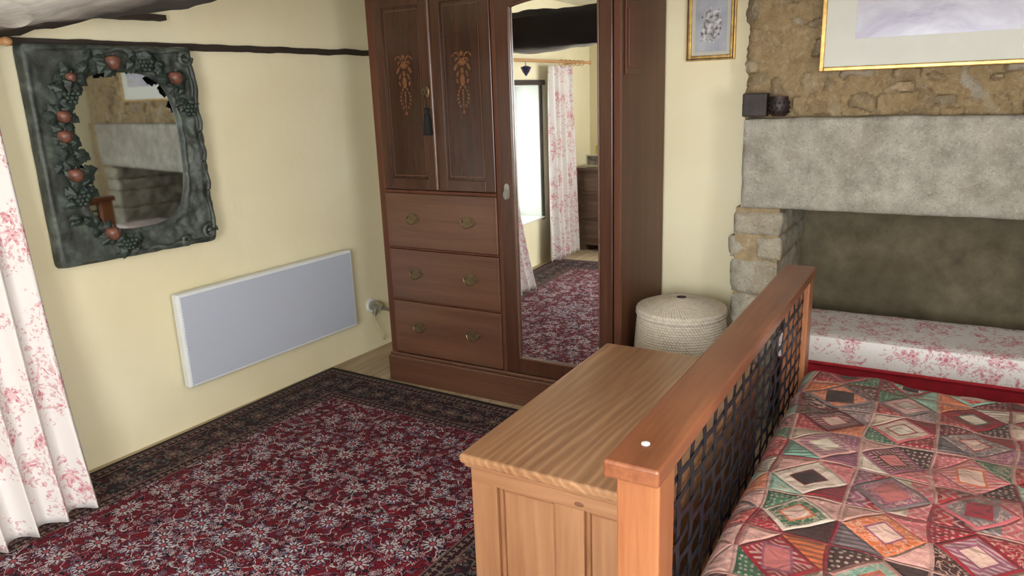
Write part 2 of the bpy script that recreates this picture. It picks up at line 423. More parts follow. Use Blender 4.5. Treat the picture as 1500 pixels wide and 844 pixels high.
def quilt_mat():
    m = MT('patchwork_quilt', 0.34, spec=0.5)
    u, v, w = m.xyz(m.coord('UV'))
    B = 0.19
    gu = u/B; gv = v/(B*1.06)
    iu, iv = gu.floor(), gv.floor()
    fu = gu.fract()-0.5; fv = gv.fract()-0.5
    au, av = fu.abs(), fv.abs()
    pal = [(0.0, rgb(150, 38, 50)), (0.08, rgb(194, 100, 106)), (0.17, rgb(104, 28, 40)), (0.24, rgb(202, 150, 142)), (0.32, rgb(170, 50, 56)), (0.39, rgb(136, 174, 156)), (0.48, rgb(204, 108, 66)), (0.55, rgb(148, 86, 108)), (0.62, rgb(70, 44, 42)), (0.68, rgb(192, 168, 150)), (0.76, rgb(150, 36, 54)), (0.81, rgb(66, 104, 78)), (0.87, rgb(124, 108, 110)), (0.93, rgb(212, 192, 176))]
    def pick(a, b, c): return m.ramp(m.white(m.vec(a+0.5, b+0.5, c)), pal, 'CONSTANT')
    cu = (gu+0.5).floor(); cv = (gv+0.5).floor()
    corner = pick(cu, cv, 3.3)
    quad = pick(iu*2+fu.gt(0.0), iv*2+fv.gt(0.0), 8.1)
    sel = m.white(m.vec(iu, iv, 1.7)).gt(0.4)
    outc = m.mix(sel, corner, quad)
    dia = pick(iu, iv, 5.7)
    inner = m.ramp(m.white(m.vec(iu, iv, 9.2)), [(0, rgb(218, 180, 166)), (0.3, rgb(146, 44, 56)), (0.45, rgb(218, 202, 184)), (0.7, rgb(54, 32, 32)), (0.84, rgb(198, 112, 110))], 'CONSTANT')
    s = au+av
    st = m.white(m.vec(iu, iv, 2.2))
    h2 = m.white(m.vec(iu*2+fu.gt(0.0), iv*2+fv.gt(0.0), 4.4))
    rot = ((u*(h2*2.0-1.0))+v)*380.0
    stripes = (rot.sin()).gt(0.25)
    vo = m.voro(m.vec(u, v, 0.0), 70, 0.5, '2D')
    dots = S(m, vo.outputs['Distance']).lt(0.26)
    zz = ((u*260.0)+((v*140.0).sin()*2.4)).sin().gt(0.4)
    pais = (m.noise(m.vec(u, v, 0.0), 55, 2)-0.5).abs().lt(0.035)
    col = outc
    col = m.mix(dots*(h2.lt(0.35))*0.5, col, rgb(226, 194, 182))
    col = m.mix(pais*(h2.gt(0.5))*0.55, col, rgb(220, 176, 160))
    col = m.mix(stripes*(h2.gt(0.35))*(h2.lt(0.5))*0.6, col, rgb(48, 32, 38))
    # star blocks: some blocks swap the diamond for banded strips
    blk = m.white(m.vec(iu, iv, 21.3))
    band = pick(iu+(fu*4.0).floor()*7.0, iv, 17.7)
    dcol = m.mix(stripes*(st.lt(0.35))*0.5, dia, rgb(224, 198, 184))
    dcol = m.mix(zz*(st.gt(0.7))*0.6, dcol, rgb(48, 30, 38))
    dcol = m.mix(pais*(st.gt(0.35))*(st.lt(0.7))*0.55, dcol, rgb(226, 186, 168))
    col = m.mix(blk.gt(0.8), col, m.mix(zz*0.4, band, rgb(224, 200, 186)))
    col = m.mix(s.lt(0.47), col, dcol)
    ring = s.lt(0.47)*s.gt(0.385)
    ringc = pick(iu, iv, 12.3)
    col = m.mix(ring*(m.white(m.vec(iu, iv, 6.6)).gt(0.35)), col, ringc)
    rr = au.max(av*0.8)
    s2 = m.white(m.vec(iu, iv, 7.6)).gt(0.5)
    inmask = m.math('ADD', (rr.lt(0.15))*s2, (s.lt(0.2))*(1.0-s2))
    edgem = m.math('ADD', (rr.lt(0.18))*s2, (s.lt(0.24))*(1.0-s2))
    col = m.mix(edgem, col, pick(iu, iv, 14.9))
    col = m.mix(inmask, col, inner)
    sash = au.max(av).gt(0.475)
    sashc = pick(iu*0.0+3.0, cv, 30.1)
    col = m.mix(sash*0.8, col, m.mix(m.white(m.vec(cu, cv, 31.0)).gt(0.5), rgb(130, 34, 48), rgb(196, 150, 140)))
    col = m.mix(m.noise(m.vec(u, v, 0.0), 60, 4)*0.35, col, rgb(120, 66, 70), 'MULTIPLY')
    m.color(col)
    seam = m.maprange((s-0.47).abs().min((au.max(av)-0.475).abs()), 0.0, 0.05, 0.0, 1.0)
    m.bump(seam+m.noise(m.vec(u, v, 0.0), 22, 4, 0.5, 0.5)*2.4, 0.7, 0.007)
    m.set('Sheen Weight', 0.06); m.set('Coat Weight', 0.22); m.set('Coat Roughness', 0.2)
    return m.mat
M_QUILT = quilt_mat()

# stone
def stone_attr():
    m = MT('rubble_stone', 0.92, spec=0.2)
    v = m.coord()
    n = m.noise(v, 20, 8, 0.72)
    c = m.mix(m.maprange(n, 0.3, 0.68, 0.55, 0.0), m.attr('Col'), rgb(136, 116, 92), 'MULTIPLY')
    big = m.noise(v, 6, 4, 0.6)
    c = m.mix(m.maprange(big, 0.42, 0.66, 0.0, 0.7), c, rgb(170, 146, 110))
    c = m.mix(m.maprange(m.noise(v, 45, 4, 0.7), 0.5, 0.72, 0, 0.45), c, rgb(200, 186, 160))
    m.color(c)
    m.bump(n*1.4+m.noise(v, 90, 4)*0.5, 0.9, 0.018)
    return m.mat
M_RUBBLE = stone_attr()
def granite(name, a, b, stain, sc=1.0, sk=0.35, st=0.7):
    m = MT(name, 0.88, spec=0.2)
    v = m.coord()
    c = m.ramp(m.noise(v, 7*sc, 6, 0.65), [(0.3, a), (0.68, b)])
    c = m.mix(m.maprange(m.noise(v, 2.4*sc, 3, 0.5, 0.5), 0.45, 0.75, 0.0, st), c, stain)
    if sk:
        c = m.mix(m.maprange(m.noise(v, 70, 3, 0.7), 0.55, 0.75, 0, sk), c, rgb(206, 203, 195))
        c = m.mix(m.maprange(m.noise(v, 110, 3, 0.7), 0.54, 0.7, 0, sk+0.1), c, rgb(84, 78, 72))
    m.color(c)
    m.bump(m.noise(v, 30, 6, 0.7)+m.noise(v, 110, 3)*0.4, 0.6, 0.008)
    return m.mat
M_LINTEL = granite('granite_lintel', rgb(132, 128, 118), rgb(178, 173, 162), rgb(122, 112, 96), 1.5, 0.4, 0.5)
M_JAMB = granite('granite_jamb', rgb(134, 127, 113), rgb(188, 181, 165), rgb(142, 128, 104), 1.4, 0.45)
M_HEARTH = granite('sooty_stone', rgb(86, 78, 62), rgb(128, 118, 96), rgb(66, 58, 46), 0.8, 0)
M_MORTAR = simple('lime_mortar', rgb(158, 138, 106), 0.95, 0, 0.2, 20, 0.5)

m = MT('plank_floor', 0.7)
v = m.coord(); x, y, z = m.xyz(v)
gx = (x/0.14).fract()
base = m.ramp(m.noise(m.vec(x*6.0, y*0.8, z), 2.0, 5), [(0.3, rgb(158, 138, 112)), (0.7, rgb(196, 176, 146))])
m.color(m.mix((gx-0.5).abs().gt(0.485), base, rgb(90, 72, 56))); m.bump(m.noise(v, 20, 4), 0.2, 0.004)
M_FLOOR = m.mat

# ------------------------------------------------------------------ room shell
PH = -math.atan(0.05)
def WX(y): return -3.185+0.05*(y-3.2)
def ST(name, mb, mat, label, loc=None, rotz=None, **k):
    o = mk(name, mb, mat, kind='structure', label=label, category='room structure', **k)
    if rotz is not None:
        c = o.location.copy(); o.rotation_euler = (0, 0, rotz)
        o.location = Vector(loc)+Matrix.Rotation(rotz, 3, 'Z') @ c
    return o
RY0 = -1.15; RX1 = 1.85; BY = 3.75; CH = 2.42
ST('floor', bx(-3.9, 2.1, -1.5, 4.4, -0.1, 0.0), M_FLOOR, 'pale worn plank floor')
ST('ceiling', bx(-3.9, 2.1, -1.5, 4.4, CH, CH+0.1), M_CEIL, 'off-white plaster ceiling')
O = (-3.185, 3.2, 0)
wy0, wy1, wz0, wz1 = -3.10, -2.02, 0.44, 1.66
wl = MB()
wl.box(-0.45, 0, -4.6, wy0, 0, CH); wl.box(-0.45, 0, wy1, 0.549, 0, CH)
wl.box(-0.45, 0, wy0, wy1, 0, wz0); wl.box(-0.45, 0, wy0, wy1, wz1, CH)
ST('wall_left', wl, M_WALL, 'pale yellow plaster wall with deep window opening', O, PH)
rv = MB().box(-0.45, -0.002, wy0, wy0+0.006, wz0, wz1).box(-0.45, -0.002, wy1-0.006, wy1, wz0, wz1).box(-0.45, -0.002, wy0, wy1, wz1-0.006, wz1).box(-0.45, 0.03, wy0, wy1, wz0, wz0+0.012)
ST('trim_4', rv, M_REVEAL, 'white painted window reveal and sill', O, PH)
ST('wall_back', MB().box(-3.6, -0.88, BY, BY+0.1, 0, CH).box(-0.88, 2.1, 4.28, 4.38, 0, CH), M_WALL, 'pale yellow plaster wall beside the chimney breast')
ry0, ry1, rz0, rz1 = -0.75, 0.75, 0.85, 2.05
r_ = MB()
r_.box(RX1, RX1+0.1, -1.4, ry0, 0, CH); r_.box(RX1, RX1+0.1, ry1, 4.3, 0, CH)
r_.box(RX1, RX1+0.1, ry0, ry1, 0, rz0); r_.box(RX1, RX1+0.1, ry0, ry1, rz1, CH)
ST('wall_right', r_, M_WALL, 'pale yellow plaster wall with an added window opening')
rw = MB(); ox0, ox1, oz0, oz1 = -0.9, 0.5, 0.85, 2.10
rw.box(-3.6, ox0, RY0-0.1, RY0, 0, CH); rw.box(ox1, RX1, RY0-0.1, RY0, 0, CH)
rw.box(ox0, ox1, RY0-0.1, RY0, 0, oz0); rw.box(ox0, ox1, RY0-0.1, RY0, oz1, CH)
ST('wall_front', rw, M_WALL, 'pale yellow plaster wall with a wide window')
w1 = MB()
for (a, b, c, d) in ((wy0+0.006, wy1-0.006, wz0+0.012, wz0+0.05), (wy0+0.006, wy1-0.006, wz1-0.06, wz1-0.006), (wy0+0.006, wy0+0.06, wz0+0.012, wz1-0.006), (wy1-0.06, wy1-0.006, wz0+0.012, wz1-0.006), (-2.57, -2.52, wz0+0.012, wz1-0.006)):
    w1.box(-0.34, -0.28, a, b, c, d)
w1.mi = 1; w1.box(-0.312, -0.308, wy0+0.01, wy1-0.01, wz0+0.02, wz1-0.01)
ST('window_1', w1, [M_WHITE, M_GLASS], 'white casement window in a deep reveal', O, PH)
tr = MB().box(0.0, 0.03, wy0-0.08, wy1+0.04, wz1, wz1+0.045)
ST('trim_2', tr, M_BEAMY, 'dark timber lintel over the window', O, PH, bevel=0.006)
ST('trim_5', MB().box(0.0, 0.02, wy0-0.035, wy0, wz0-0.02, wz1), M_BEAMY, 'dark timber upright beside the window', O, PH, bevel=0.006)
w2 = MB()
for (a, b, c, d) in ((ox0, ox1, oz0, oz0+0.05), (ox0, ox1, oz1-0.05, oz1), (ox0, ox0+0.05, oz0, oz1), (ox1-0.05, ox1, oz0, oz1), (-0.22, -0.17, oz0, oz1)):
    w2.box(a, b, RY0-0.08, RY0-0.03, c, d)
ST('window_2', w2, M_WHITE, 'added white casement window for fill light')
w3 = MB()
for (a, b, c, d) in ((ry0, ry1, rz0, rz0+0.05), (ry0, ry1, rz1-0.05, rz1), (ry0, ry0+0.05, rz0, rz1), (ry1-0.05, ry1, rz0, rz1), (-0.025, 0.025, rz0, rz1)):
    w3.box(RX1+0.03, RX1+0.08, a, b, c, d)
ST('fill_window', w3, M_WHITE, 'added white casement window for fill light')  # unseen window, added to light the left wall and rear corner
ts = MB().rock(-0.01, 0.022, -1.62, 0.545, 1.845, 1.885, 0.03, 0.007, 6.0, 2.0, 0.004)
ST('trim_1', ts, M_BEAMY, 'thin dark timber strip set in the plaster wall', O, PH, smooth=60)
tb = MB().rock(-0.01, 0.05, -1.20, -0.86, 1.972, 2.004, 0.03, 0.006, 6.0, 5.0, 0.005)
ST('trim_3', tb, M_BEAMY, 'short dark timber stub in the plaster wall', O, PH, smooth=60)

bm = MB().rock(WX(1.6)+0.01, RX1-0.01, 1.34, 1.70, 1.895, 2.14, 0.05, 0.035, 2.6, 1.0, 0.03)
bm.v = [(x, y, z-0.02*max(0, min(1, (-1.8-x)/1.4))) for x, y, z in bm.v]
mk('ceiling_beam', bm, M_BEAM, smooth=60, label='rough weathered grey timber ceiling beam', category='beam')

# ------------------------------------------------------------------ rug
HX, HY = 1.05, 1.58
rug = MB()
def rf(u, v):
    X = (u-0.5)*2*HX; Y = (v-0.5)*2*HY
    return (X, Y, 0.012+0.003*mn.noise(Vector((X*1.5, Y*1.5, 0))))
rug.grid(60, 90, rf)
rug_o = mk('rug', rug, rug_mat(HX, HY), smooth=60, label='deep red patterned oriental rug with dark floral border', category='rug')
so = rug_o.modifiers.new('s', 'SOLIDIFY'); so.thickness = 0.009; so.offset = -1
ra = math.radians(-2.0)
corner = Vector((-3.155, 3.115, 0))
rug_o.rotation_euler = (0, 0, ra)
rug_o.location = corner-Matrix.Rotation(ra, 3, 'Z') @ Vector((-HX, HY, 0)); rug_o.location.z = 0.0125

# ------------------------------------------------------------------ wardrobe
WXL, WXR, WF, WB = -2.705, -1.288, 3.153, 3.725
WT = 2.11
W = root('wardrobe', ((WXL+WXR)/2, (WF+WB)/2, 0), 'tall dark mahogany wardrobe with inlaid doors, drawers and mirror', 'wardrobe')
c = MB()
c.box(WXL+0.005, WXR-0.004, WF+0.022, WB, 0.15, WT)
c.box(WXL, -2.662, WF+0.003, WF+0.03, 0.17, WT)
c.box(-1.948, -1.925, WF+0.003, WF+0.03, 0.17, WT)
c.box(-1.322, WXR, WF+0.003, WF+0.03, 0.17, WT)
c.box(-2.662, -1.948, WF+0.003, WF+0.03, 0.492, 0.500)
c.box(-2.662, -1.948, WF+0.003, WF+0.03, 0.790, 0.800)
c.box(-2.662, -1.948, WF-0.004, WF+0.03, 1.100, 1.116)
mk('carcass', c, M_WARDL, W, bevel=0.003)
SP = mk('side_panel', MB().box(WXR-0.004, WXR+0.004, 3.16, WB, 0.17, WT), M_WARDL, W, bevel=0.003)
mk('raised_panel', MB().box(WXR+0.004, WXR+0.012, 3.19, 3.40, 1.66, 1.97).box(WXR+0.011, WXR+0.018, 3.21, 3.38, 1.69, 1.94), M_WARDL, SP, bevel=0.004)
mk('plinth', MB().box(WXL-0.015, WXR+0.012, WF-0.018, WB, 0.0, 0.158).box(WXL-0.006, WXR+0.006, WF-0.008, WB, 0.157, 0.176), M_WARDX, W, bevel=0.006)
mk('cornice', MB().box(WXL-0.02, WXR+0.02, WF-0.02, WB, WT, WT+0.04).box(WXL-0.05, WXR+0.05, WF-0.05, WB, WT+0.039, WT+0.10), M_WARDX, W, bevel=0.012)

def motif(cx, y):
    mb = MB()
    fn = lambda a, b, t: (cx+a*1.05, y+t, b)
    def el(a, b, ra, rb, n=14, rot=0.0):
        pts = []
        for i in range(n):
            q = 2*math.pi*i/n
            px, pz = ra*math.cos(q), rb*math.sin(q)
            pts.append((a+px*math.cos(rot)-pz*math.sin(rot), b+px*math.sin(rot)+pz*math.cos(rot)))
        mb.plate(pts, fn, -0.0003)
    zc = 1.67
    mb.plate([(-0.035, zc+0.105), (0.035, zc+0.105), (0.028, zc+0.088), (0.012, zc+0.07), (-0.012, zc+0.07), (-0.028, zc+0.088)], fn, -0.0003)
    el(0, zc+0.125, 0.010, 0.012)
    for s in (-1, 1):
        outer, innr = [], []
        for i in range(22):
            q = i/21*math.pi*1.75
            for lst, dr in ((outer, 0.003), (innr, -0.003)):
                r = 0.028*(1-0.55*i/21)+dr
                lst.append((s*(0.030+r*math.cos(q+0.2)*0.8), zc+0.105+r*math.sin(q+0.2)))
        for i in range(21):
            mb.plate([outer[i], outer[i+1], innr[i+1], innr[i]], fn, -0.0003)
        el(s*0.036, zc+0.062, 0.007, 0.020, rot=s*0.5)
        el(s*0.026, zc+0.030, 0.005, 0.016, rot=s*0.4)
        el(s*0.030, zc-0.005, 0.005, 0.012, rot=-s*0.3)
        for k in range(6):
            el(s*(0.014+0.016*math.sin(k*0.6)), zc-0.035-k*0.018, 0.0045, 0.008, rot=s*0.5)
    el(0, zc+0.045, 0.009, 0.014); el(0, zc-0.0, 0.013, 0.030)
    for k in range(7): el(0, zc-0.05-k*0.014, 0.005*(1-k*0.08), 0.0065)
    el(0, zc-0.155, 0.006, 0.010)
    return mb
def panel_door(x0, x1):
    d = MB(); fr = 0.058; z0, z1 = 1.12, WT-0.015
    y0, y1 = WF-0.002, WF+0.02
    d.box(x0, x0+fr, y0, y1, z0, z1); d.box(x1-fr, x1, y0, y1, z0, z1)
    d.box(x0+fr, x1-fr, y0, y1, z0, z0+fr); d.box(x0+fr, x1-fr, y0, y1, z1-fr, z1)
    D = mk('door', d, M_WARD, W, bevel=0.004)
    p = MB(); p.box(x0+fr-0.002, x1-fr+0.002, WF+0.008, WF+0.018, z0+fr-0.002, z1-fr+0.002)
    mk('door_panel', p, M_WARDD, D)
    s = MB(); a, b, cc, dd = x0+fr+0.012, x1-fr-0.012, z0+fr+0.014, z1-fr-0.014
    for (q0, q1, r0, r1) in ((a, b, cc, cc+0.003), (a, b, dd-0.003, dd), (a, a+0.003, cc, dd), (b-0.003, b, cc, dd)):
        s.box(q0, q1, WF+0.0075, WF+0.009, r0, r1)
    mk('stringing', s, M_LINE, D)
    mk('inlay', motif((x0+x1)/2, WF+0.0080), M_INLAY, D, label='flat satinwood urn and scroll inlay')
    return D
D1 = panel_door(-2.660, -2.306)
D2 = panel_door(-2.296, -1.950)
bead = MB(); bead.tube([(-2.303, WF-0.006, 1.125), (-2.303, WF-0.006, WT-0.02)], 0.010, 10)
mk('door_bead', bead, M_WARDX, D2, smooth=50)
k = MB(); k.lathe([(0.001, 0), (0.011, 0.001), (0.012, 0.006), (0.005, 0.010)], (0, 0, 0), 12)
k.v = [(-2.33+x, WF-0.004-z, 1.62+y*2.4) for x, y, z in k.v]
k.tube([(-2.33, WF-0.012, 1.62), (-2.33, WF-0.035, 1.62)], 0.004, 8)
k.tube([(-2.33+0.011*math.cos(q), WF-0.04, 1.62+0.014*math.sin(q)) for q in [2*math.pi*i/14 for i in range(14)]], 0.003, 6, True)
mk('key', k, M_BRASS, D1, smooth=40)
t = MB(); t.tube([(-2.33, WF-0.040, 1.61), (-2.326, WF-0.034, 1.58), (-2.322, WF-0.034, 1.545)], 0.0025, 6)
t.lathe([(0.002, 0.0), (0.013, -0.008), (0.013, -0.020), (0.008, -0.028), (0.016, -0.040), (0.024, -0.135), (0.020, -0.14)][::-1], (-2.322, WF-0.034, 1.545), 16)
mk('tassel', t, M_BLACK, W, smooth=50, label='black key tassel')

def handle(cx, cz, par):
    h = MB()
    pts = [(0.046*math.cos(2*math.pi*i/28)*(1+0.04*math.cos(8*math.pi*i/28)), 0.029*math.sin(2*math.pi*i/28)) for i in range(28)]
    h.plate(pts, lambda a, b, t: (cx+a, WF-0.0055-t, cz+b), -0.003)
    h.plate([(p[0]*0.8, p[1]*0.8) for p in pts], lambda a, b, t: (cx+a, WF-0.007-t, cz+b), -0.002)
    for s in (-1, 1): h.ell((cx+s*0.030, WF-0.013, cz+0.004), (0.006, 0.008, 0.006), 10, 6)
    h.tube([(cx+0.032*math.cos(q), WF-0.018-0.006*math.sin(-q), cz+0.002+0.030*math.sin(q)) for q in [math.pi*(1+i/14) for i in range(15)]], 0.003, 7)
    mk('handle', h, M_BRASS, par, smooth=40, label='oval aged brass drop handle')
for i, (z0, z1) in enumerate(((0.182, 0.490), (0.502, 0.788), (0.802, 1.098))):
    d = bx(-2.660, -1.950, WF-0.003, WF+0.02, z0, z1)
    D = mk('drawer', d, M_WARDX, W, bevel=0.004)
    s = MB(); a, b, cc, dd = -2.645, -1.965, z0+0.016, z1-0.016
    for (q0, q1, r0, r1) in ((a, b, cc, cc+0.0025), (a, b, dd-0.0025, dd), (a, a+0.0025, cc, dd), (b-0.0025, b, cc, dd)):
        s.box(q0, q1, WF-0.0036, WF-0.002, r0, r1)
    mk('stringing', s, M_LINE, D)
    for cx in (-2.487, -2.13): handle(cx, (z0+z1)/2+0.012, D)
# mirror door
f = MB(); y0, y1 = WF-0.006, WF+0.02
gx0, gx1, gz0, gz1 = -1.845, -1.388, 0.262, 1.985
dt_ = WT-0.01
f.box(-1.922, gx0, y0, y1, 0.182, dt_); f.box(gx1, -1.325, y0, y1, 0.182, dt_)
f.box(gx0, gx1, y0, y1, 0.182, gz0)
pts = [(gx0, dt_), (gx0, gz1)]
n = 16
for i in range(1, n):
    q = i/n; pts.append((gx0+(gx1-gx0)*q, gz1+0.030*math.sin(math.pi*q)**0.8))
pts += [(gx1, gz1), (gx1, dt_)]
f.plate(pts, lambda a, b, t: (a, y0+t, b), y1-y0)
MD = mk('mirror_door', f, M_WARD, W, bevel=0.003)
mk('mirror', MB().box(gx0-0.002, gx1+0.002, WF+0.006, WF+0.010, gz0-0.002, 2.025), M_MIRROR, MD, label='full-length mirror glass')
mo = MB()
for a in (gx0, gx1):
    s = 1 if a == gx0 else -1
    mo.box(min(a, a+s*0.008), max(a, a+s*0.008), WF-0.009, WF+0.004, gz0, gz1)
mo.box(gx0, gx1, WF-0.009, WF+0.004, gz0, gz0+0.008)
mo.tube([(p[0], WF-0.004, p[1]) for p in pts[1:-1]], 0.005, 6)
mk('moulding', mo, M_WARDX, MD, bevel=0.002)
kk = MB()
kk.plate([(0.016*math.cos(2*math.pi*i/20), 0.045*math.sin(2*math.pi*i/20)*(1+0.15*math.cos(4*math.pi*i/20))) for i in range(20)], lambda a, b, t: (-1.885+a, WF-0.0062-t, 1.13+b), -0.003)
kk.tube([(-1.885+0.012*math.cos(q), WF-0.018, 1.115+0.022*math.sin(q)) for q in [2*math.pi*i/16 for i in range(16)]], 0.003, 6, True)
mk('handle', kk, M_CHROME, MD, smooth=40, label='small silver drop handle with escutcheon')

# ------------------------------------------------------------------ fireplace
F = root('fireplace', (0.22, 3.7, 0), 'old fireplace with granite lintel and rubble stone chimney breast', 'fireplace')
def rubble(name, x0, x1, z0, z1, yf, yb, res, parent):
    rs = np.random.RandomState(5)
    nx = int((x1-x0)/res)+1; nz = int((z1-z0)/res)+1
    xs = np.linspace(x0, x1, nx); zs = np.linspace(z0, z1, nz)
    X, Z = np.meshgrid(xs, zs)
    S_ = []
    tries = 0
    while len(S_) < 210 and tries < 9000:
        tries += 1
        px, pz = rs.uniform(x0-0.05, x1+0.05), rs.uniform(z0-0.02, z1+0.05)
        h = rs.choice([0.03, 0.045, 0.065, 0.10], p=[0.2, 0.35, 0.3, 0.15]); w = h*rs.uniform(1.4, 3.0)
        tilt = rs.uniform(-0.15, 0.15)
        if pz < z0+0.17 and rs.rand() < 0.6: h = rs.uniform(0.09, 0.15); w = rs.uniform(0.035, 0.06); tilt = rs.uniform(0.1, 0.5)
        ok = True
        for (qx, qz, qw, qh, qt) in S_:
            if abs(px-qx)/(0.5*(w+qw)) < 0.95 and abs(pz-qz)/(0.5*(h+qh)) < 0.95: ok = False; break
        if ok: S_.append((px, pz, w, h, tilt))
    S_ = np.array(S_)
    P = np.stack([X.ravel(), Z.ravel()], 1)
    jit = np.array([[mn.noise(Vector((p[0]*11, p[1]*11, 0)))+0.6*mn.noise(Vector((p[0]*30, p[1]*30, 0))), mn.noise(Vector((p[0]*11, p[1]*11, 7)))+0.6*mn.noise(Vector((p[0]*30, p[1]*30, 7)))] for p in P])*0.020
    Q = P+jit
    F1 = np.full(len(P), 9e9); I = np.zeros(len(P), int)
    for i, (sx, sz, w, h, tl) in enumerate(S_):
        dx0 = Q[:, 0]-sx; dz0 = Q[:, 1]-sz
        ddx = dx0*math.cos(tl)+dz0*math.sin(tl); ddz = -dx0*math.sin(tl)+dz0*math.cos(tl)
        d = np.maximum(np.abs(ddx)/(w*0.5)+0.25*np.abs(ddz)/(h*0.5), np.abs(ddz)/(h*0.5)+0.2*np.abs(ddx)/(w*0.5))
        m1 = d < F1
        I = np.where(m1, i, I); F1 = np.where(m1, d, F1)
    e = np.clip((1.16-F1)/0.24, 0, 1); e = e*e*(3-2*e)
    off = rs.uniform(-0.010, 0.014, len(S_))[I]
    tiltp = (rs.uniform(-0.2, 0.2, len(S_))[I])*(P[:, 0]-S_[I, 0])
    fine = np.array([mn.noise(Vector((p[0]*9, p[1]*9, 3)))+0.7*mn.noise(Vector((p[0]*26, p[1]*26, 3)))+0.5*mn.noise(Vector((p[0]*60, p[1]*60, 3))) for p in P])
    H = e*(0.014+off+tiltp)+fine*0.010
    pal = np.array([rgb(182, 162, 130)[:3], rgb(166, 144, 112)[:3], rgb(194, 180, 152)[:3], rgb(146, 128, 104)[:3], rgb(174, 150, 116)[:3], rgb(188, 180, 164)[:3], rgb(156, 142, 120)[:3]])
    cs = pal[rs.randint(0, len(pal), len(S_))]*rs.uniform(0.9, 1.06, (len(S_), 1))
    C = cs[I]; mort = np.array(rgb(172, 149, 112)[:3])
    C = C*(e[:, None])+mort[None]*(1-e[:, None])
    rim = np.clip(1-np.abs(F1-1.14)/0.12, 0, 1)*np.clip(0.45+fine, 0, 1)
    C *= (1-0.35*rim)[:, None]; H -= rim*0.006
    xe = P[:, 0].copy()
    edge = np.clip(1-(P[:, 0]-x0)/0.05, 0, 1)
    xe += edge*fine*0.02
    yy = yf-H+edge**3*0.03
    V = np.stack([xe, yy, P[:, 1]], 1).tolist()
    mb = MB()
    fs = [(j*nx+i, j*nx+i+1, (j+1)*nx+i+1, (j+1)*nx+i) for j in range(nz-1) for i in range(nx-1)]
    mb.add(V, fs)
    nV = len(V)
    side = [V[j*nx] for j in range(nz)]+[(x0+0.005, yb, V[j*nx][2]) for j in range(nz)]
    mb.add(side, [(j, j+1, nz+j+1, nz+j) for j in range(nz-1)])
    o = mk(name, mb, M_RUBBLE, parent, smooth=50, label='tan rubble stone masonry')
    ca = o.data.color_attributes.new(name='Col', type='FLOAT_COLOR', domain='POINT')
    CC = np.ones((len(mb.v), 4)); CC[:nV, :3] = C; CC[nV:, :3] = mort
    ca.data.foreach_set('color', CC.ravel())
    return o
rubble('chimney_breast', -0.862, 1.32, 1.44, CH, 3.60, 3.75, 0.0085, F)
mk('chimney_core', MB().box(-0.84, 1.80, 3.63, 4.25, 1.45, CH), M_MORTAR, F)
mk('lintel', MB().rock(-0.838, 1.34, 3.495, 3.86, 1.044, 1.450, 0.022, 0.0055, 6.0, 3.0, 0.005), M_LINTEL, F, smooth=60, label='massive weathered grey granite lintel')
def jamb(x0, x1, seed):
    mb = MB(); rs = random.Random(seed); z = 0.0
    hs = [0.25, 0.17, 0.21, 0.17, 0.115, 0.115]
    for i, h in enumerate(hs):
        a = x0+rs.uniform(-0.02, 0.012) if x0 < 0 else x0+rs.uniform(-0.006, 0.012)
        if i % 3 != 1 or x0 > 0:
            mb.rock(a, x1+rs.uniform(-0.012, 0.004), 3.51+rs.uniform(-0.008, 0.01), 4.20, z+0.002, z+h-0.002, 0.022, 0.011, 13.0, i*2.0+seed, 0.006)
        else:
            s = a+(x1-a)*rs.uniform(0.45, 0.7)
            mb.rock(a, s-0.003, 3.51+rs.uniform(-0.006, 0.01), 3.9, z+0.002, z+h-0.002, 0.022, 0.011, 13.0, i*2.0+seed, 0.006)
            mb.rock(s+0.003, x1+rs.uniform(-0.012, 0.004), 3.515, 4.20, z+0.002, z+h-0.002, 0.022, 0.011, 13.0, i*3.0+seed, 0.006)
        z += h
    return mb
mk('jamb', jamb(-0.872, -0.646, 4), M_JAMB, F, smooth=60, label='stacked pale granite jamb')
mk('jamb', jamb(1.02, 1.33, 9), M_JAMB, F, smooth=60, label='stacked pale granite jamb')
mk('mortar', MB().box(-0.858, -0.660, 3.520, 4.2, 0, 1.045), M_MORTAR, F)
mk('mortar', MB().box(1.04, 1.80, 3.60, 4.2, 0, 1.45), M_MORTAR, F)
mk('hearth_back', MB().rock(-0.68, 1.1, 4.13, 4.24, 0.0, 1.06, 0.05, 0.010, 4.0, 8.0, 0.0).box(-0.66, 1.04, 3.86, 4.2, 1.05, 1.12), M_HEARTH, F, smooth=60, label='sooty olive-brown hearth back')
SB = root('hearth_seat', (0.17, 3.62, 0), 'low red box seat with toile cushion inside the fireplace', 'bench')
mk('seat_base', MB().box(-0.60, 0.95, 3.43, 3.84, 0.0, 0.368), M_RED, SB, bevel=0.015, seg=3)
cu = MB().rock(-0.615, 0.97, 3.395, 3.85, 0.372, 0.505, 0.03, 0.0025, 5.0, 2.0, 0.006)
mk('seat_cushion', cu, M_TOILE3, SB, smooth=60, label='white cushion printed with pink toile pattern')
pip = MB().tube([(-0.60, 3.395, 0.377), (0.2, 3.393, 0.378), (0.95, 3.395, 0.377)], 0.008, 8)
mk('piping', pip, M_RED, SB, smooth=60)

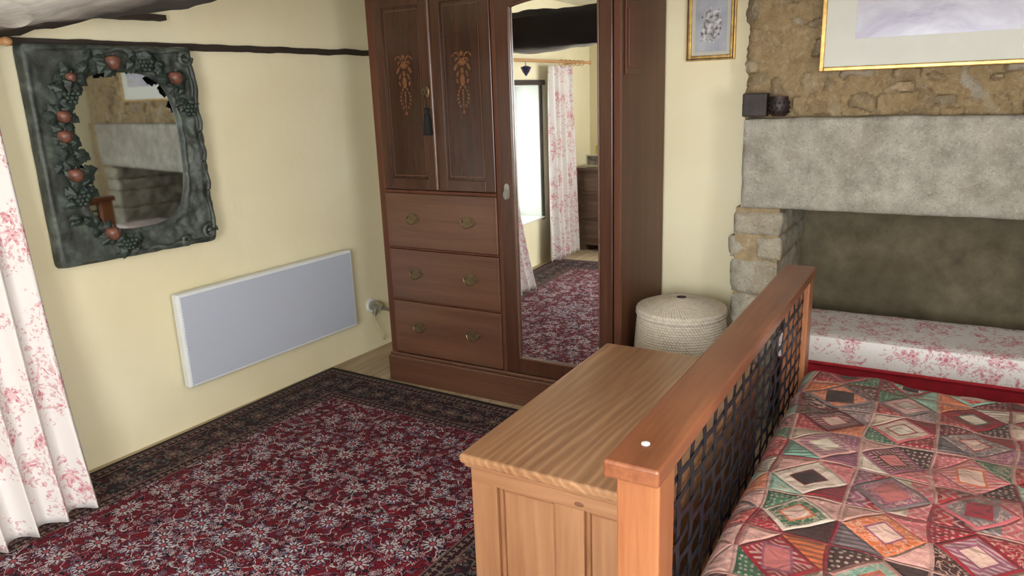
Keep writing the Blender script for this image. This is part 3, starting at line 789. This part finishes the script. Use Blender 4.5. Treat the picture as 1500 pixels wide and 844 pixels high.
bk = MB().box(-0.845, -0.738, 3.50, 3.565, 1.458, 1.56)
mk('wooden_box', bk, simple('charred_wood', rgb(52, 42, 40), 0.6, 0, 0.25, 20, 0.4), bevel=0.006, label='small dark rectangular box on the stone ledge', category='box', base=True)
CHd = root('candle_holder', (-0.690, 3.535, 1.458), 'dark brown round pierced candle holder on the stone ledge', 'candle holder')
mk('bowl', MB().lathe([(0.028, 0), (0.038, 0.01), (0.045, 0.035), (0.044, 0.06), (0.038, 0.075), (0.038, 0.085), (0.034, 0.085), (0.036, 0.06), (0.036, 0.03), (0.02, 0.012)], (-0.690, 3.530, 1.458), 28), M_DARKCLAY, CHd, smooth=45)
dt = MB()
for r in range(3):
    for i in range(14):
        q = 2*math.pi*(i+0.5*r)/14; dt.ell((-0.690+0.0442*math.cos(q), 3.530+0.0442*math.sin(q), 1.475+r*0.02), (0.004, 0.004, 0.005), 8, 6)
mk('pierced_holes', dt, M_BLACK, CHd, smooth=60)['kind'] = 'stuff'

# ------------------------------------------------------------------ pictures
def art_mat(name, cols, sc, v_off=0.0):
    m = MT(name, 0.25, spec=0.5)
    v = m.coord()
    x, y, z = m.xyz(v)
    n = m.noise(m.vec(x*sc, y, z*sc*2.2+v_off), 1.0, 6, 0.6, 0.8)
    m.color(m.ramp(n, cols)); return m.mat
def framed(name, x0, x1, z0, z1, y, fw, mat_frame, mw, artm, label, matm, dep=0.022):
    R = root(name, ((x0+x1)/2, y, z0), label, 'picture')
    fr = MB()
    fr.box(x0, x0+fw, y-dep, y, z0, z1); fr.box(x1-fw, x1, y-dep, y, z0, z1)
    fr.box(x0+fw, x1-fw, y-dep, y, z0, z0+fw); fr.box(x0+fw, x1-fw, y-dep, y, z1-fw, z1)
    mk('frame', fr, mat_frame, R, bevel=0.004)
    mk('mount', bx(x0+fw, x1-fw, y-0.010, y-0.002, z0+fw, z1-fw), matm, R)
    mk('print', bx(x0+fw+mw, x1-fw-mw, y-0.0115, y-0.0102, z0+fw+mw*0.95, z1-fw-mw), artm, R)
    return R
A1 = art_mat('landscape_print', [(0.25, rgb(110, 102, 128)), (0.40, rgb(158, 152, 172)), (0.6, rgb(186, 184, 196)), (0.72, rgb(166, 150, 138)), (0.85, rgb(104, 96, 106))], 3.0, 4.0)
framed('framed_print', -0.535, 0.62, 1.640, 2.36, 3.548, 0.018, M_GOLD, 0.115, A1, 'large pale landscape print with cream mount and thin gold frame', simple('cream_mount', rgb(204, 204, 196), 0.7, 0, 0.02), 0.025)
m = MT('pencil_sketch', 0.3)
x, y, z = m.xyz(m.coord())
dd = m.math('SQRT', (x+0.0)*(x+0.0)*1.6+(z+0.01)*(z+0.01))
n = m.noise(m.vec(x, 0.0, z), 22, 5, 0.6, 1.2)
ink = (dd+n*0.14).lt(0.135)
m.color(m.mix(ink, m.ramp(m.noise(m.coord(), 9, 4), [(0.3, rgb(150, 152, 164)), (0.7, rgb(182, 184, 192))]), m.ramp(m.noise(m.coord(), 50, 4), [(0.35, rgb(74, 72, 78)), (0.62, rgb(206, 204, 206))])))
FR = framed('framed_sketch', -1.182, -0.945, 1.718, 2.06, BY-0.001, 0.024, M_GOLD, 0.018, m.mat, 'small grey pencil sketch in a gold frame on the plaster wall', simple('ivory_mount', rgb(190, 186, 172), 0.7, 0, 0.02))
fl = MB()
for (a, b, c_, d_) in ((-1.176, -0.951, 1.724, 1.729), (-1.176, -0.951, 2.049, 2.054), (-1.176, -1.171, 1.724, 2.054), (-0.956, -0.951, 1.724, 2.054)):
    fl.box(a, b, BY-0.0245, BY-0.022, c_, d_)
mk('frame_line', fl, simple('dark_frame_line', rgb(46, 34, 24), 0.4), FR)

# ------------------------------------------------------------------ laundry basket
def coil(prof_fn, L, pitch, cx, cy, n, amp=0.004):
    mb = MB(); steps = int(L/pitch*5); prof = []
    for i in range(steps+1):
        s = i/steps*L; r, z, nx, nz = prof_fn(s/L)
        b = amp*abs(math.sin(math.pi*s/pitch))
        prof.append((r+nx*b, z+nz*b, s))
    vs = []
    for r, z, s in prof:
        for k in range(n):
            q = 2*math.pi*k/n
            tw = 0.0008*math.sin(k*2*math.pi/6+s/pitch*2*math.pi*0.5)
            vs.append((cx+(r+tw)*math.cos(q), cy+(r+tw)*math.sin(q), z))
    fs = [(j*n+i, j*n+(i+1) % n, (j+1)*n+(i+1) % n, (j+1)*n+i) for j in range(len(prof)-1) for i in range(n)]
    mb.add(vs, fs); return mb
m = MT('woven_rope', 0.9)
x, y, z = m.xyz(m.coord()); a = m.math('ARCTAN2', y, x)
st = ((a*90.0+z*300.0).sin()*0.5+0.5)*0.3+m.noise(m.coord(), 50, 3)*0.7
m.color(m.ramp(st, [(0.2, rgb(164, 150, 130)), (0.55, rgb(212, 202, 186))])); m.bump(st, 0.3, 0.004)
M_ROPE = m.mat
BX_, BY_ = -1.045, 3.315
BK = root('laundry_basket', (BX_, BY_, 0), 'round cream woven rope basket with lid beside the wardrobe', 'basket')
body = coil(lambda t: (0.188+0.032*math.sin(math.pi*(0.15+0.62*(1-t))), 0.005+0.555*t, 1, 0), 0.56, 0.0125, BX_, BY_, 150, 0.0035)
mk('basket_body', body, M_ROPE, BK, smooth=70)
lid = coil(lambda t: ((0.209, 0.558+0.032*(t/0.12), 1, 0) if t < 0.12 else (0.209-(t-0.12)/0.88*0.186, 0.59+0.045*math.sin(math.pi/2*(t-0.12)/0.88), 0.15, 1)), 0.22, 0.0125, BX_, BY_, 150, 0.0035)
mk('basket_lid', lid, M_ROPE, BK, smooth=70)
mk('lid_hole', MB().lathe([(0.022, -0.02), (0.024, 0.006), (0.019, 0.008), (0.014, -0.01)], (BX_, BY_, 0.633), 24), M_DARKCLAY, BK, smooth=50)

# ------------------------------------------------------------------ blanket chest
C = root('blanket_chest', (-0.835, 2.125, 0.02), 'waxed pine blanket chest with panelled sides beside the bed', 'chest')
cx0, cx1, cy0, cy1 = -1.122, -0.535, 1.612, 2.64
mk('lid', MB().box(-1.146, -0.530, 1.586, 2.663, 0.572, 0.602), M_PINE, C, bevel=0.010, seg=4)
mk('lid_moulding', MB().box(-1.136, -0.532, 1.598, 2.652, 0.558, 0.5725), M_PINEX, C, bevel=0.005, seg=3)
bz = 0.022
M_MOULD = simple('pine_moulding', rgb(150, 104, 72), 0.45, 0, 0.12, 6)
def frame_side(par, horiz, a0, a1, fixed, inn, panels, z0, z1, pz0, pz1):
    def b(mb, u0, u1, w0, w1, d0, d1):
        lo, hi = min(fixed+d0*inn, fixed+d1*inn), max(fixed+d0*inn, fixed+d1*inn)
        if horiz: mb.box(u0, u1, lo, hi, w0, w1)
        else: mb.box(lo, hi, u0, u1, w0, w1)
        return mb
    T = 0.030
    for (w0, w1) in ((pz1, z1), (z0, pz0)):
        mk('rail', b(MB(), a0, a1, w0, w1, 0, T), M_PINEX if horiz else M_PINE, par, bevel=0.002)
    edges = [a0]+[e for p in panels for e in p]+[a1]
    for i in range(0, len(edges), 2):
        mk('stile', b(MB(), edges[i], edges[i+1], pz0, pz1, 0, T), M_PINEZ, par, bevel=0.002)
    for p0, p1 in panels:
        mk('panel', b(MB(), p0, p1, pz0, pz1, 0.022, T), M_PINEZ, par)
        w = 0.014; ml = MB()
        for (u0, u1, w0, w1) in ((p0, p0+w, pz0, pz1), (p1-w, p1, pz0, pz1), (p0+w, p1-w, pz1-w, pz1), (p0+w, p1-w, pz0, pz0+w)):
            b(ml, u0, u1, w0, w1, 0.010, 0.024)
        mk('panel_moulding', ml, M_MOULD, par, bevel=0.005)
E1 = mk('end_board', bx(cx0+0.035, cx1-0.03, cy0+0.030, cy0+0.038, bz+0.02, 0.55), M_PINEZ, C)
frame_side(E1, True, cx0, cx1, cy0, 1, [(-1.036, -0.848), (-0.762, -0.582)], bz, 0.558, 0.14, 0.508)
E2 = mk('end_board', bx(cx0+0.035, cx1-0.03, cy1-0.038, cy1-0.030, bz+0.02, 0.55), M_PINEZ, C)
frame_side(E2, True, cx0, cx1, cy1, -1, [(-1.036, -0.848), (-0.762, -0.582)], bz, 0.558, 0.14, 0.508)
E3 = mk('front_board', bx(cx0+0.030, cx0+0.038, cy0+0.04, cy1-0.04, bz+0.02, 0.55), M_PINEZ, C)
frame_side(E3, False, cy0+0.030, cy1-0.030, cx0, 1, [(1.72, 2.00), (2.08, 2.30), (2.38, 2.56)], bz, 0.558, 0.14, 0.508)
mk('back_board', bx(cx1-0.024, cx1, cy0+0.030, cy1-0.030, bz, 0.558), M_PINE, C)
mk('base_board', MB().box(cx0-0.012, cx1, cy0-0.012, cy1+0.012, 0.018, 0.10), M_PINEX, C, bevel=0.006)
mk('knot', MB().ell((-0.775, cy0-0.0005, 0.525), (0.014, 0.002, 0.007), 16, 8), simple('dark_knot', rgb(116, 76, 52), 0.6), C, smooth=60)

# ------------------------------------------------------------------ bed
B = root('bed', (0.55, 2.0, 0), 'wooden bed frame with woven black metal footboard', 'bed')
FB = mk('footboard', MB().box(-0.512, -0.402, 1.168, 2.915, 0.893, 0.930), M_BED, B, bevel=0.006, seg=3, label='reddish wooden top rail')
for y0 in (1.186, 2.81):
    mk('post', MB().box(-0.492, -0.406, y0, y0+0.088, 0.0, 0.892), M_BEDZ, FB, bevel=0.004)
mk('lower_rail', MB().box(-0.48, -0.42, 1.274, 2.81, 0.22, 0.34), M_BED, FB, bevel=0.004)
mk('under_rail', MB().box(-0.475, -0.425, 1.274, 2.81, 0.872, 0.892), M_BED, FB, bevel=0.003)
mk('rail_cap', MB().lathe([(0.0085, 0), (0.0085, 0.002), (0.006, 0.003)], (-0.462, 1.262, 0.9300), 20), M_WHITE, FB, smooth=40, label='small white screw cap')
la = MB(); xc = -0.426
y0, y1, z0, z1 = 1.275, 2.809, 0.34, 0.872
ny = 17; sp = (y1-y0)/ny; sw = 0.026
nz = 10; hsp = (z1-z0)/nz; hw = 0.016
for i in range(ny+1):
    yc = y0+i*sp
    ya, yb = max(y0, yc-sw/2), min(y1, yc+sw/2)
    N_ = nz*4; fr = []
    for j in range(N_+1):
        zz = z0+(z1-z0)*j/N_; o = 0.0014*math.cos(math.pi*(zz-z0)/hsp+i*math.pi)
        for (xx, yy) in ((xc+o-0.0007, ya), (xc+o+0.0007, ya), (xc+o+0.0007, yb), (xc+o-0.0007, yb)): fr.append((xx, yy, zz))
    la.add(fr, [(4*j+k, 4*j+(k+1) % 4, 4*j+4+(k+1) % 4, 4*j+4+k) for j in range(N_) for k in range(4)])
for j in range(nz+1):
    zc = z0+j*hsp
    za, zb = max(z0, zc-hw/2), min(z1, zc+hw/2)
    N_ = ny*4; fr = []
    for i in range(N_+1):
        yy = y0+(y1-y0)*i/N_; o = -0.0014*math.cos(math.pi*(yy-y0)/sp+j*math.pi)
        for (xx, zz) in ((xc+o-0.0007, za), (xc+o+0.0007, za), (xc+o+0.0007, zb), (xc+o-0.0007, zb)): fr.append((xx, yy, zz))
    la.add(fr, [(4*i+k, 4*i+(k+1) % 4, 4*i+4+(k+1) % 4, 4*i+4+k) for i in range(N_) for k in range(4)])
mk('metal_lattice', la, M_IRON, FB, label='woven black metal strap panel')
for yy in (1.21, 2.80):
    mk('side_rail', MB().box(-0.405, 1.60, yy, yy+0.03, 0.22, 0.36), M_BED, B, bevel=0.004)
HB = mk('headboard', MB().box(1.60, 1.70, 1.168, 2.915, 1.03, 1.07), M_BED, B, bevel=0.006)
for y0_ in (1.186, 2.81): mk('post', MB().box(1.61, 1.69, y0_, y0_+0.088, 0.0, 1.03), M_BEDZ, HB, bevel=0.004)
mk('headboard_panel', MB().box(1.64, 1.66, 1.274, 2.81, 0.36, 1.03), M_IRON, HB)
mk('slat_base', MB().box(-0.40, 1.60, 1.245, 2.795, 0.26, 0.30), M_BED, B)
mk('mattress', MB().rock(-0.375, 1.59, 1.25, 2.73, 0.302, 0.535, 0.06, 0.004, 5.0, 1.0, 0.02), M_MATTR, label='cream mattress on the bed frame', category='mattress', smooth=50)
qx0, qx1, qy0, qy1 = -0.372, 1.58, 1.28, 2.715
uvs = []; R_ = 0.05
def edge_fn(s, a, b):
    if s < a:
        t = a-s; L = R_*math.pi/2
        if t < L: q = t/R_; return a-R_*math.sin(q), -R_*(1-math.cos(q))
        return a-R_-0.012*math.sin((t-L)*9), -R_-(t-L)
    if s > b:
        c_, d_ = edge_fn(2*b-s, b, 9e9); return 2*b-c_, d_
    return s, 0.0
def qf(u, v):
    su = qx0-0.13+u*(qx1-qx0+0.13); sv = qy0-0.25+v*(qy1-qy0+0.40)
    x, dz1 = edge_fn(su, qx0+0.03, 9e9); y, dz2 = edge_fn(sv, qy0, qy1)
    wr = mn.noise(Vector((su*3.5, sv*3.5, 1)))*0.018+mn.noise(Vector((su*10, sv*10, 4)))*0.009
    uvs.append((su+3.0+0.034*mn.noise(Vector((su*4, sv*4, 9))), sv+3.0+0.034*mn.noise(Vector((su*4, sv*4, 5)))))
    z = 0.566+dz1+dz2+wr*(1.0 if (dz1 > -0.05 and dz2 > -0.05) else 0.3)
    x += wr*0.3 if dz1 < -0.05 else 0
    return (x, y, max(z, 0.37))
q = MB().grid(170, 150, qf)
qo = mk('patchwork_quilt', q, M_QUILT, smooth=80, uvs=uvs, label='silky red, pink and green patchwork quilt on the bed', category='quilt')
so = qo.modifiers.new('s', 'SOLIDIFY'); so.thickness = 0.012; so.offset = 1
pl = MB().ell((0, 0, 0), (0.22, 0.33, 0.075), 32, 16)
pl.v = [(math.copysign(abs(x/0.22)**0.6, x)*0.22+1.32, math.copysign(abs(y/0.33)**0.6, y)*0.33+2.3, z+0.665) for x, y, z in pl.v]
mk('pillow', pl, M_RED, smooth=80, label='red pillow on the patchwork quilt', category='pillow')

# ------------------------------------------------------------------ radiator (left wall frame)
RD = root('panel_heater', (WX(2.73), 2.73, 0.235), 'slim white electric panel heater with grey perforated front', 'heater', rotz=PH)
hw_, hh = 0.582, 0.48
b = MB().box(0.035, 0.085, -hw_, hw_, 0, hh)
RB = mk('casing', b, M_WHITE, RD, bevel=0.010, seg=3)
m = MT('perforated_grille', 0.5)
v = m.coord(); x, y, z = m.xyz(v)
dts = (((y*520.0).sin())*((z*420.0).sin())).gt(0.15)
m.color(m.mix(dts, rgb(200, 206, 220), rgb(166, 174, 194))); m.bump(dts, -0.3, 0.002)
mk('grille', bx(0.084, 0.0875, -hw_+0.015, hw_-0.015, 0.015, hh-0.015), m.mat, RB, bevel=0.002, label='grey perforated front')
for q0 in (-0.35, 0.31):
    mk('bracket', MB().box(0.0, 0.036, q0, q0+0.04, 0.05, 0.42), M_WHITE, RD)

SK = root('wall_socket', (WX(3.52), 3.52, 0.30), 'wall outlet with silver connector and loose cable', 'socket', rotz=PH)
p = MB().lathe([(0.042, 0), (0.044, 0.004), (0.040, 0.012), (0.02, 0.014)], (0, 0, 0), 24)
p.v = [(z, x, y) for x, y, z in p.v]
mk('back_plate', p, M_WHITE, SK, smooth=40)
p = MB().tube([(0.012, 0, 0), (0.05, 0.0, 0.008), (0.10, 0.005, -0.008)], [0.030, 0.025, 0.018], 14).tube([(0.045, 0.0, 0.0), (0.055, -0.025, -0.05)], 0.014, 10)
mk('connector', p, M_CHROME, SK, smooth=50, label='silver connector')
p = MB().tube([(0.10, 0.005, -0.008), (0.16, 0.02, -0.018), (0.24, 0.05, -0.04), (0.33, 0.12, -0.08)], 0.011, 8)
mk('hose', p, simple('grey_hose', rgb(120, 110, 92), 0.5), SK, smooth=60)
p = MB().tube([(0.03+0.05*math.sin(t*3.1), -0.02-0.04*math.sin(t*2.5)+0.12*t, -0.035-0.20*math.sin(t*math.pi*0.62)) for t in [i/20 for i in range(21)]], 0.0035, 7)
mk('cable', p, simple('cream_cable', rgb(206, 196, 150), 0.5), SK, smooth=60)

# ------------------------------------------------------------------ wall mirror
MY = 2.035
MR = root('wall_mirror', (WX(MY)+0.048, MY, 1.400), 'ornate verdigris mirror with carved fruit and leaves around the glass', 'mirror', rotz=math.radians(-5.9))
fw, fh = 0.370, 0.460
icy, icz, iry, irz = 0.022, 0.005, 0.240, 0.340
mb = MB(); NA, NR = 260, 30
vs = []
def sup(ca, sa, n): return (abs(ca)**n+abs(sa)**n)**(-1/n)
for j in range(NR+1):
    t = j/NR
    for i in range(NA):
        a = 2*math.pi*i/NA; ca, sa = math.cos(a), math.sin(a)
        k_ = sup(ca, sa, 40)
        right0 = max(0.0, min(1.0, ca+0.3))
        wob = 1+0.006*(0.3+right0)*mn.noise(Vector((ca*6, sa*6, 0)))*2
        oy, oz = fw*k_*ca*wob, fh*k_*sa*wob
        ki = sup(ca, sa, 3.0)
        iy, iz = icy+iry*ca*ki, icz+irz*sa*ki
        if j == NR: y_, z_, h = oy, oz, -0.015
        else:
            y_, z_ = iy+(oy-iy)*t, iz+(oz-iz)*t
            right = max(0.0, min(1.0, (y_+0.05)/0.25, ))
            h = 0.010+0.020*min(1, t*1.5)+0.008*math.exp(-((t-0.12)/0.06)**2)+0.008*math.exp(-((t-0.88)/0.06)**2)
            nn = mn.noise(Vector((y_*16, z_*16, 2)))*0.6+mn.noise(Vector((y_*38, z_*38, 2)))*0.4
            h += nn*(0.003+0.016*right)*min(1, t*4)
            if j == 0: h = -0.004
        vs.append((h, y_, z_))
fs = [(j*NA+i, j*NA+(i+1) % NA, (j+1)*NA+(i+1) % NA, (j+1)*NA+i) for j in range(NR) for i in range(NA)]
mb.add(vs, fs)
mk('frame', mb, M_VERD, MR, smooth=60)
gl = MB(); pts = [(icy+(iry+0.01)*math.cos(2*math.pi*i/64)*sup(math.cos(2*math.pi*i/64), math.sin(2*math.pi*i/64), 3.0), icz+(irz+0.01)*math.sin(2*math.pi*i/64)*sup(math.cos(2*math.pi*i/64), math.sin(2*math.pi*i/64), 3.0)) for i in range(64)]
gl.plate(pts, lambda a, b, t: (0.0+t, a, b), -0.004)
mk('mirror_glass', gl, M_MIRROR2, MR)
rp = MB(); path = []
NP = 150
for i in range(NP):
    a = -math.pi*0.62+math.pi*1.16*i/(NP-1); ca, sa = math.cos(a), math.sin(a)
    k_ = sup(ca, sa, 16)
    tw = i*0.5
    path.append((0.038+0.006*math.cos(tw), (fw-0.018)*k_*ca+0.006*math.sin(tw)*ca, (fh-0.022)*k_*sa+0.006*math.sin(tw)*sa))
rp.tube(path, 0.011, 8)
mk('rope_moulding', rp, M_VERD, MR, smooth=60)
for (cy_, cz_, r0, sg) in ((0.325, -0.405, 0.040, 1), (0.32, 0.410, 0.036, -1), (0.20, -0.425, 0.026, -1)):
    mk('scroll', MB().tube([(0.040+0.012*t, cy_+r0*(1-0.8*t)*math.cos(sg*t*9), cz_+r0*(1-0.8*t)*math.sin(sg*t*9)) for t in [i/40 for i in range(41)]], 0.010, 8), M_VERD, MR, smooth=60)
lf = MB(); rs = random.Random(11)
def leaf(y_, z_, L, ang, lift):
    outline = [(0, 0), (0.18, 0.2), (0.30, 0.16), (0.42, 0.36), (0.56, 0.24), (0.70, 0.26), (0.84, 0.12), (1.0, 0)]
    up = [(a, b) for a, b in outline]; dn = [(a, -b) for a, b in outline[-2:0:-1]]
    vs_ = [(lift+0.012, y_+0.45*L*math.cos(ang), z_+0.45*L*math.sin(ang))]
    for a, b in up+dn:
        yy = a*L; zz = b*L
        vs_.append((lift+0.010*math.sin(a*3)-abs(b)*L*0.35-0.006, y_+yy*math.cos(ang)-zz*math.sin(ang), z_+yy*math.sin(ang)+zz*math.cos(ang)))
    m_ = len(vs_)-1
    lf.add(vs_, [(0, 1+i, 1+(i+1) % m_) for i in range(m_)])
apples = [(-0.02, 0.385, 0.034), (0.255, 0.320, 0.033), (-0.255, 0.170, 0.029), (-0.265, 0.090, 0.029), (-0.250, -0.070, 0.032), (-0.140, -0.335, 0.033), (-0.20, 0.325, 0.022)]
for (ay, az, ar) in apples:
    for k_ in range(7): leaf(ay+rs.uniform(-.02, .02), az+rs.uniform(-.02, .02), rs.uniform(0.05, 0.08), rs.uniform(0, 6.28), 0.038+rs.uniform(0, 0.02))
for (ay, az) in ((-0.24, 0.28), (-0.12, 0.39), (0.09, 0.40), (0.18, 0.39), (-0.28, -0.01), (-0.25, -0.18), (-0.08, -0.39), (0.31, 0.22), (-0.24, -0.25), (-0.22, 0.26), (0.30, 0.28), (-0.20, -0.30), (-0.02, -0.41), (-0.23, 0.03), (-0.22, -0.12)):
    for k_ in range(4): leaf(ay, az, rs.uniform(0.045, 0.08), rs.uniform(0, 6.28), 0.032+rs.uniform(0, 0.015))
lfo = mk('vine_leaves', lf, M_LEAF, MR, label='carved green bronze vine leaves'); lfo['kind'] = 'stuff'
sd = lfo.modifiers.new('s', 'SOLIDIFY'); sd.thickness = 0.004
for (ay, az, ar) in apples:
    a = MB(); a.lathe([(0.001, -0.86*ar), (0.5*ar, -0.88*ar), (0.88*ar, -0.45*ar), (ar, 0.1*ar), (0.86*ar, 0.6*ar), (0.45*ar, 0.84*ar), (0.12*ar, 0.68*ar), (0.001, 0.6*ar)], (0.054, ay, az), 20)
    a.tube([(0.056, ay, az+0.6*ar), (0.060, ay+0.004, az+1.1*ar)], 0.003, 6)
    mk('apple_ornament', a, M_APPLE, MR, smooth=70, label='carved reddish bronze apple')
for (gy, gz) in ((-0.21, 0.26), (0.13, 0.39), (0.31, 0.19), (-0.24, -0.16), (-0.07, -0.38)):
    gr = MB()
    for i_ in range(3):
        for j_ in range(4-i_): gr.ell((0.050+rs.uniform(-0.003, 0.006), gy+(j_-(3-i_)/2)*0.018, gz-i_*0.017), 0.0115, 10, 7)
    mk('grape_cluster', gr, M_LEAF, MR, smooth=80)

# ------------------------------------------------------------------ curtains
PZ = 1.855
def curtain(name, ya, yb, edge_far, lab, folds):
    uvs_ = []; mb = MB(); nu, nv = 150, 60
    def fn(u, v):
        z = 0.025+(PZ-0.05)*v
        f = 1-v
        w = 1.0+0.12*f
        y = (yb-(1-u)*(yb-ya)*w) if edge_far else (ya+u*(yb-ya)*w)
        xb = -3.11+0.035*f+0.17*f**2.2
        if not edge_far: xb = WX(y)+0.11+0.03*f
        ph = u*folds*2*math.pi+0.5*math.sin(z*1.6+u*3)
        am = 0.018+0.022*f
        x = xb+am*math.sin(ph)+0.005*math.sin(ph*1.7+z*2)
        y += 0.010*math.cos(ph*1.0)*f
        uvs_.append((u*(yb-ya)*1.9, z))
        return (x, y, z)
    mb.grid(nu, nv, fn)
    R = root(name, ((-3.1), (ya+yb)/2, 0.02), lab, 'curtain')
    o = mk('drape', mb, M_TOILE, R, smooth=80, uvs=uvs_)
    s_ = o.modifiers.new('s', 'SOLIDIFY'); s_.thickness = 0.002
    for i in range(6):
        y_ = ya+(yb-ya)*(i+0.5)/6
        mk('curtain_ring', MB().tube([(-3.13+0.024*math.cos(q_), y_, PZ-0.006+0.024*math.sin(q_)) for q_ in [2*math.pi*k/16 for k in range(16)]], 0.003, 6, True), M_ROD, R, smooth=60)
curtain('curtain', 1.13, 1.49, True, 'white floor-length curtain with pink toile print beside the window', 3.5)
curtain('curtain', -0.42, 0.10, False, 'gathered white curtain with pink toile print near the oak chest', 5)
rd = root('curtain_pole', (-3.13, 0.5, PZ), 'pale wooden curtain pole with turned ends', 'curtain pole')
mk('pole', MB().tube([(-3.13, -0.55, PZ), (-3.13, 1.58, PZ)], 0.014, 14), M_ROD, rd, smooth=60)
for y_ in (-0.56, 1.59): mk('finial', MB().ell((-3.13, y_, PZ), (0.018, 0.022, 0.018)), M_ROD, rd, smooth=80)
for y_ in (-0.5, 1.52): mk('bracket', MB().box(WX(y_)+0.001, -3.12, y_-0.01, y_+0.01, PZ-0.006, PZ+0.006), M_ROD, rd, bevel=0.002)

# ------------------------------------------------------------------ chest of drawers seen in mirror
DX, DY = -0.11, 0.06
DR = root('chest_of_drawers', (-2.72+DX, -0.80+DY, 0), 'brown carved oak chest of drawers in the corner', 'chest of drawers')
mk('carcass', MB().box(-3.16+DX, -2.26+DX, -1.10+DY, -0.60+DY, 0.06, 0.82), M_OAK, DR, bevel=0.004)
mk('top', MB().box(-3.19+DX, -2.23+DX, -1.12+DY, -0.57+DY, 0.82, 0.85), M_OAK, DR, bevel=0.008)
for (fa, fb) in ((-3.16, -0.68), (-2.34, -0.68), (-3.16, -1.1), (-2.34, -1.1)):
    mk('foot', MB().box(fa+DX, fa+0.08+DX, fb+DY, fb+0.08+DY, 0, 0.06), M_OAK, DR)
for i in range(3):
    z0_ = 0.10+i*0.24
    D = mk('drawer', MB().box(-3.12+DX, -2.30+DX, -0.60+DY, -0.585+DY, z0_, z0_+0.21), M_OAK, DR, bevel=0.005)
    for x_ in (-3.07, -2.67): mk('raised_panel', MB().box(x_+DX, x_+0.32+DX, -0.586+DY, -0.575+DY, z0_+0.04, z0_+0.17), M_OAK, D, bevel=0.004)
    for x_ in (-2.91, -2.51): mk('knob', MB().ell((x_+DX, -0.565+DY, z0_+0.105), 0.016, 12, 8), M_BRASS, D, smooth=80)
PF = root('photo_frame', (-3.12, -0.60, 0.851), 'small cream photo frame standing on the oak chest', 'photo frame')
pf = MB()
px0, px1, pz0, pz1, py = -3.20, -3.04, 0.852, 0.972, -0.60
for (a, b, c_, d_) in ((px0, px0+0.014, pz0, pz1), (px1-0.014, px1, pz0, pz1), (px0+0.014, px1-0.014, pz0, pz0+0.014), (px0+0.014, px1-0.014, pz1-0.014, pz1)):
    pf.box(a, b, py-0.012, py, c_, d_)
mk('frame', pf, M_CREAM, PF, bevel=0.002)
mk('photo', MB().box(px0+0.012, px1-0.012, py-0.010, py-0.005, pz0+0.012, pz1-0.012), simple('faded_photo', rgb(150, 140, 128), 0.4, 0, 0.4, 20), PF)
for (x_, y_, w_, h_, mm, lb) in ((-3.10, -0.74, 0.11, 0.20, M_YELLOW, 'yellow card standing on the oak chest'),):
    g = MB()
    g.add([(x_-w_/2, y_+0.02, 0.851), (x_+w_/2, y_+0.02, 0.851), (x_+w_/2, y_, 0.851+h_), (x_-w_/2, y_, 0.851+h_), (x_-w_/2, y_-0.03, 0.851), (x_+w_/2, y_-0.03, 0.851)], [(0, 1, 2, 3), (3, 2, 5, 4)])
    o = mk('greeting_card', g, mm, label=lb, category='card', base=True)
    s_ = o.modifiers.new('s', 'SOLIDIFY'); s_.thickness = 0.0015
TO = root('hanging_tassel', (-3.10, 0.72, 1.72), 'dark purple tassel hanging from the curtain pole', 'tassel')
mk('cord', MB().tube([(-3.13, 0.72, PZ-0.013), (-3.125, 0.72, 1.81)], 0.003, 6), M_PURPLE, TO)
mk('fringe', MB().lathe([(0.004, -0.07), (0.03, -0.035), (0.045, 0.0), (0.012, 0.012)], (-3.125, 0.72, 1.80), 18), M_PURPLE, TO, smooth=50)

# ------------------------------------------------------------------ lights, world, camera
def area(name, loc, rot, sx, sy, e, col):
    l = bpy.data.lights.new(name, 'AREA'); l.shape = 'RECTANGLE'; l.size = sx; l.size_y = sy; l.energy = e; l.color = col
    o = bpy.data.objects.new(name, l); COL.objects.link(o); o.location = loc; o.rotation_euler = rot; return o
area('window_daylight', (-3.80, 0.58, 1.05), (0, math.radians(-90), 0), 1.2, 1.1, 20, (0.95, 1.0, 0.98))
area('rear_window_daylight', (-0.2, RY0-0.15, 1.47), (math.radians(90), 0, 0), 1.35, 1.2, 130, (0.96, 0.98, 1.0))
area('side_window_fill', (RX1+0.15, 0.0, 1.45), (0, math.radians(90), 0), 1.15, 1.45, 85, (0.97, 0.99, 1.0))  # fill lamp behind the added side window
w = bpy.data.worlds.new('sky'); scene.world = w; w.use_nodes = True
w.node_tree.nodes['Background'].inputs[0].default_value = (0.88, 0.94, 1.0, 1)
w.node_tree.nodes['Background'].inputs[1].default_value = 1.0
scene.view_settings.view_transform = 'Standard'
scene.view_settings.look = 'None'
scene.view_settings.exposure = 0.0

Yc = Vector((0.5036, 0.2365, -0.8309)).normalized()
Xc = Vector((0.8634, -0.0986, 0.4948)); Xc = (Xc-Yc*Xc.dot(Yc)).normalized()
Zc = Xc.cross(Yc)
cam = bpy.data.cameras.new('camera'); co = bpy.data.objects.new('camera', cam); COL.objects.link(co)
cam.sensor_width = 36.0; cam.lens = 26.14; cam.clip_start = 0.05
co.matrix_world = Matrix.Translation((0, 0, 1.6)) @ Matrix((Xc, Yc, Zc)).to_4x4()
scene.camera = co
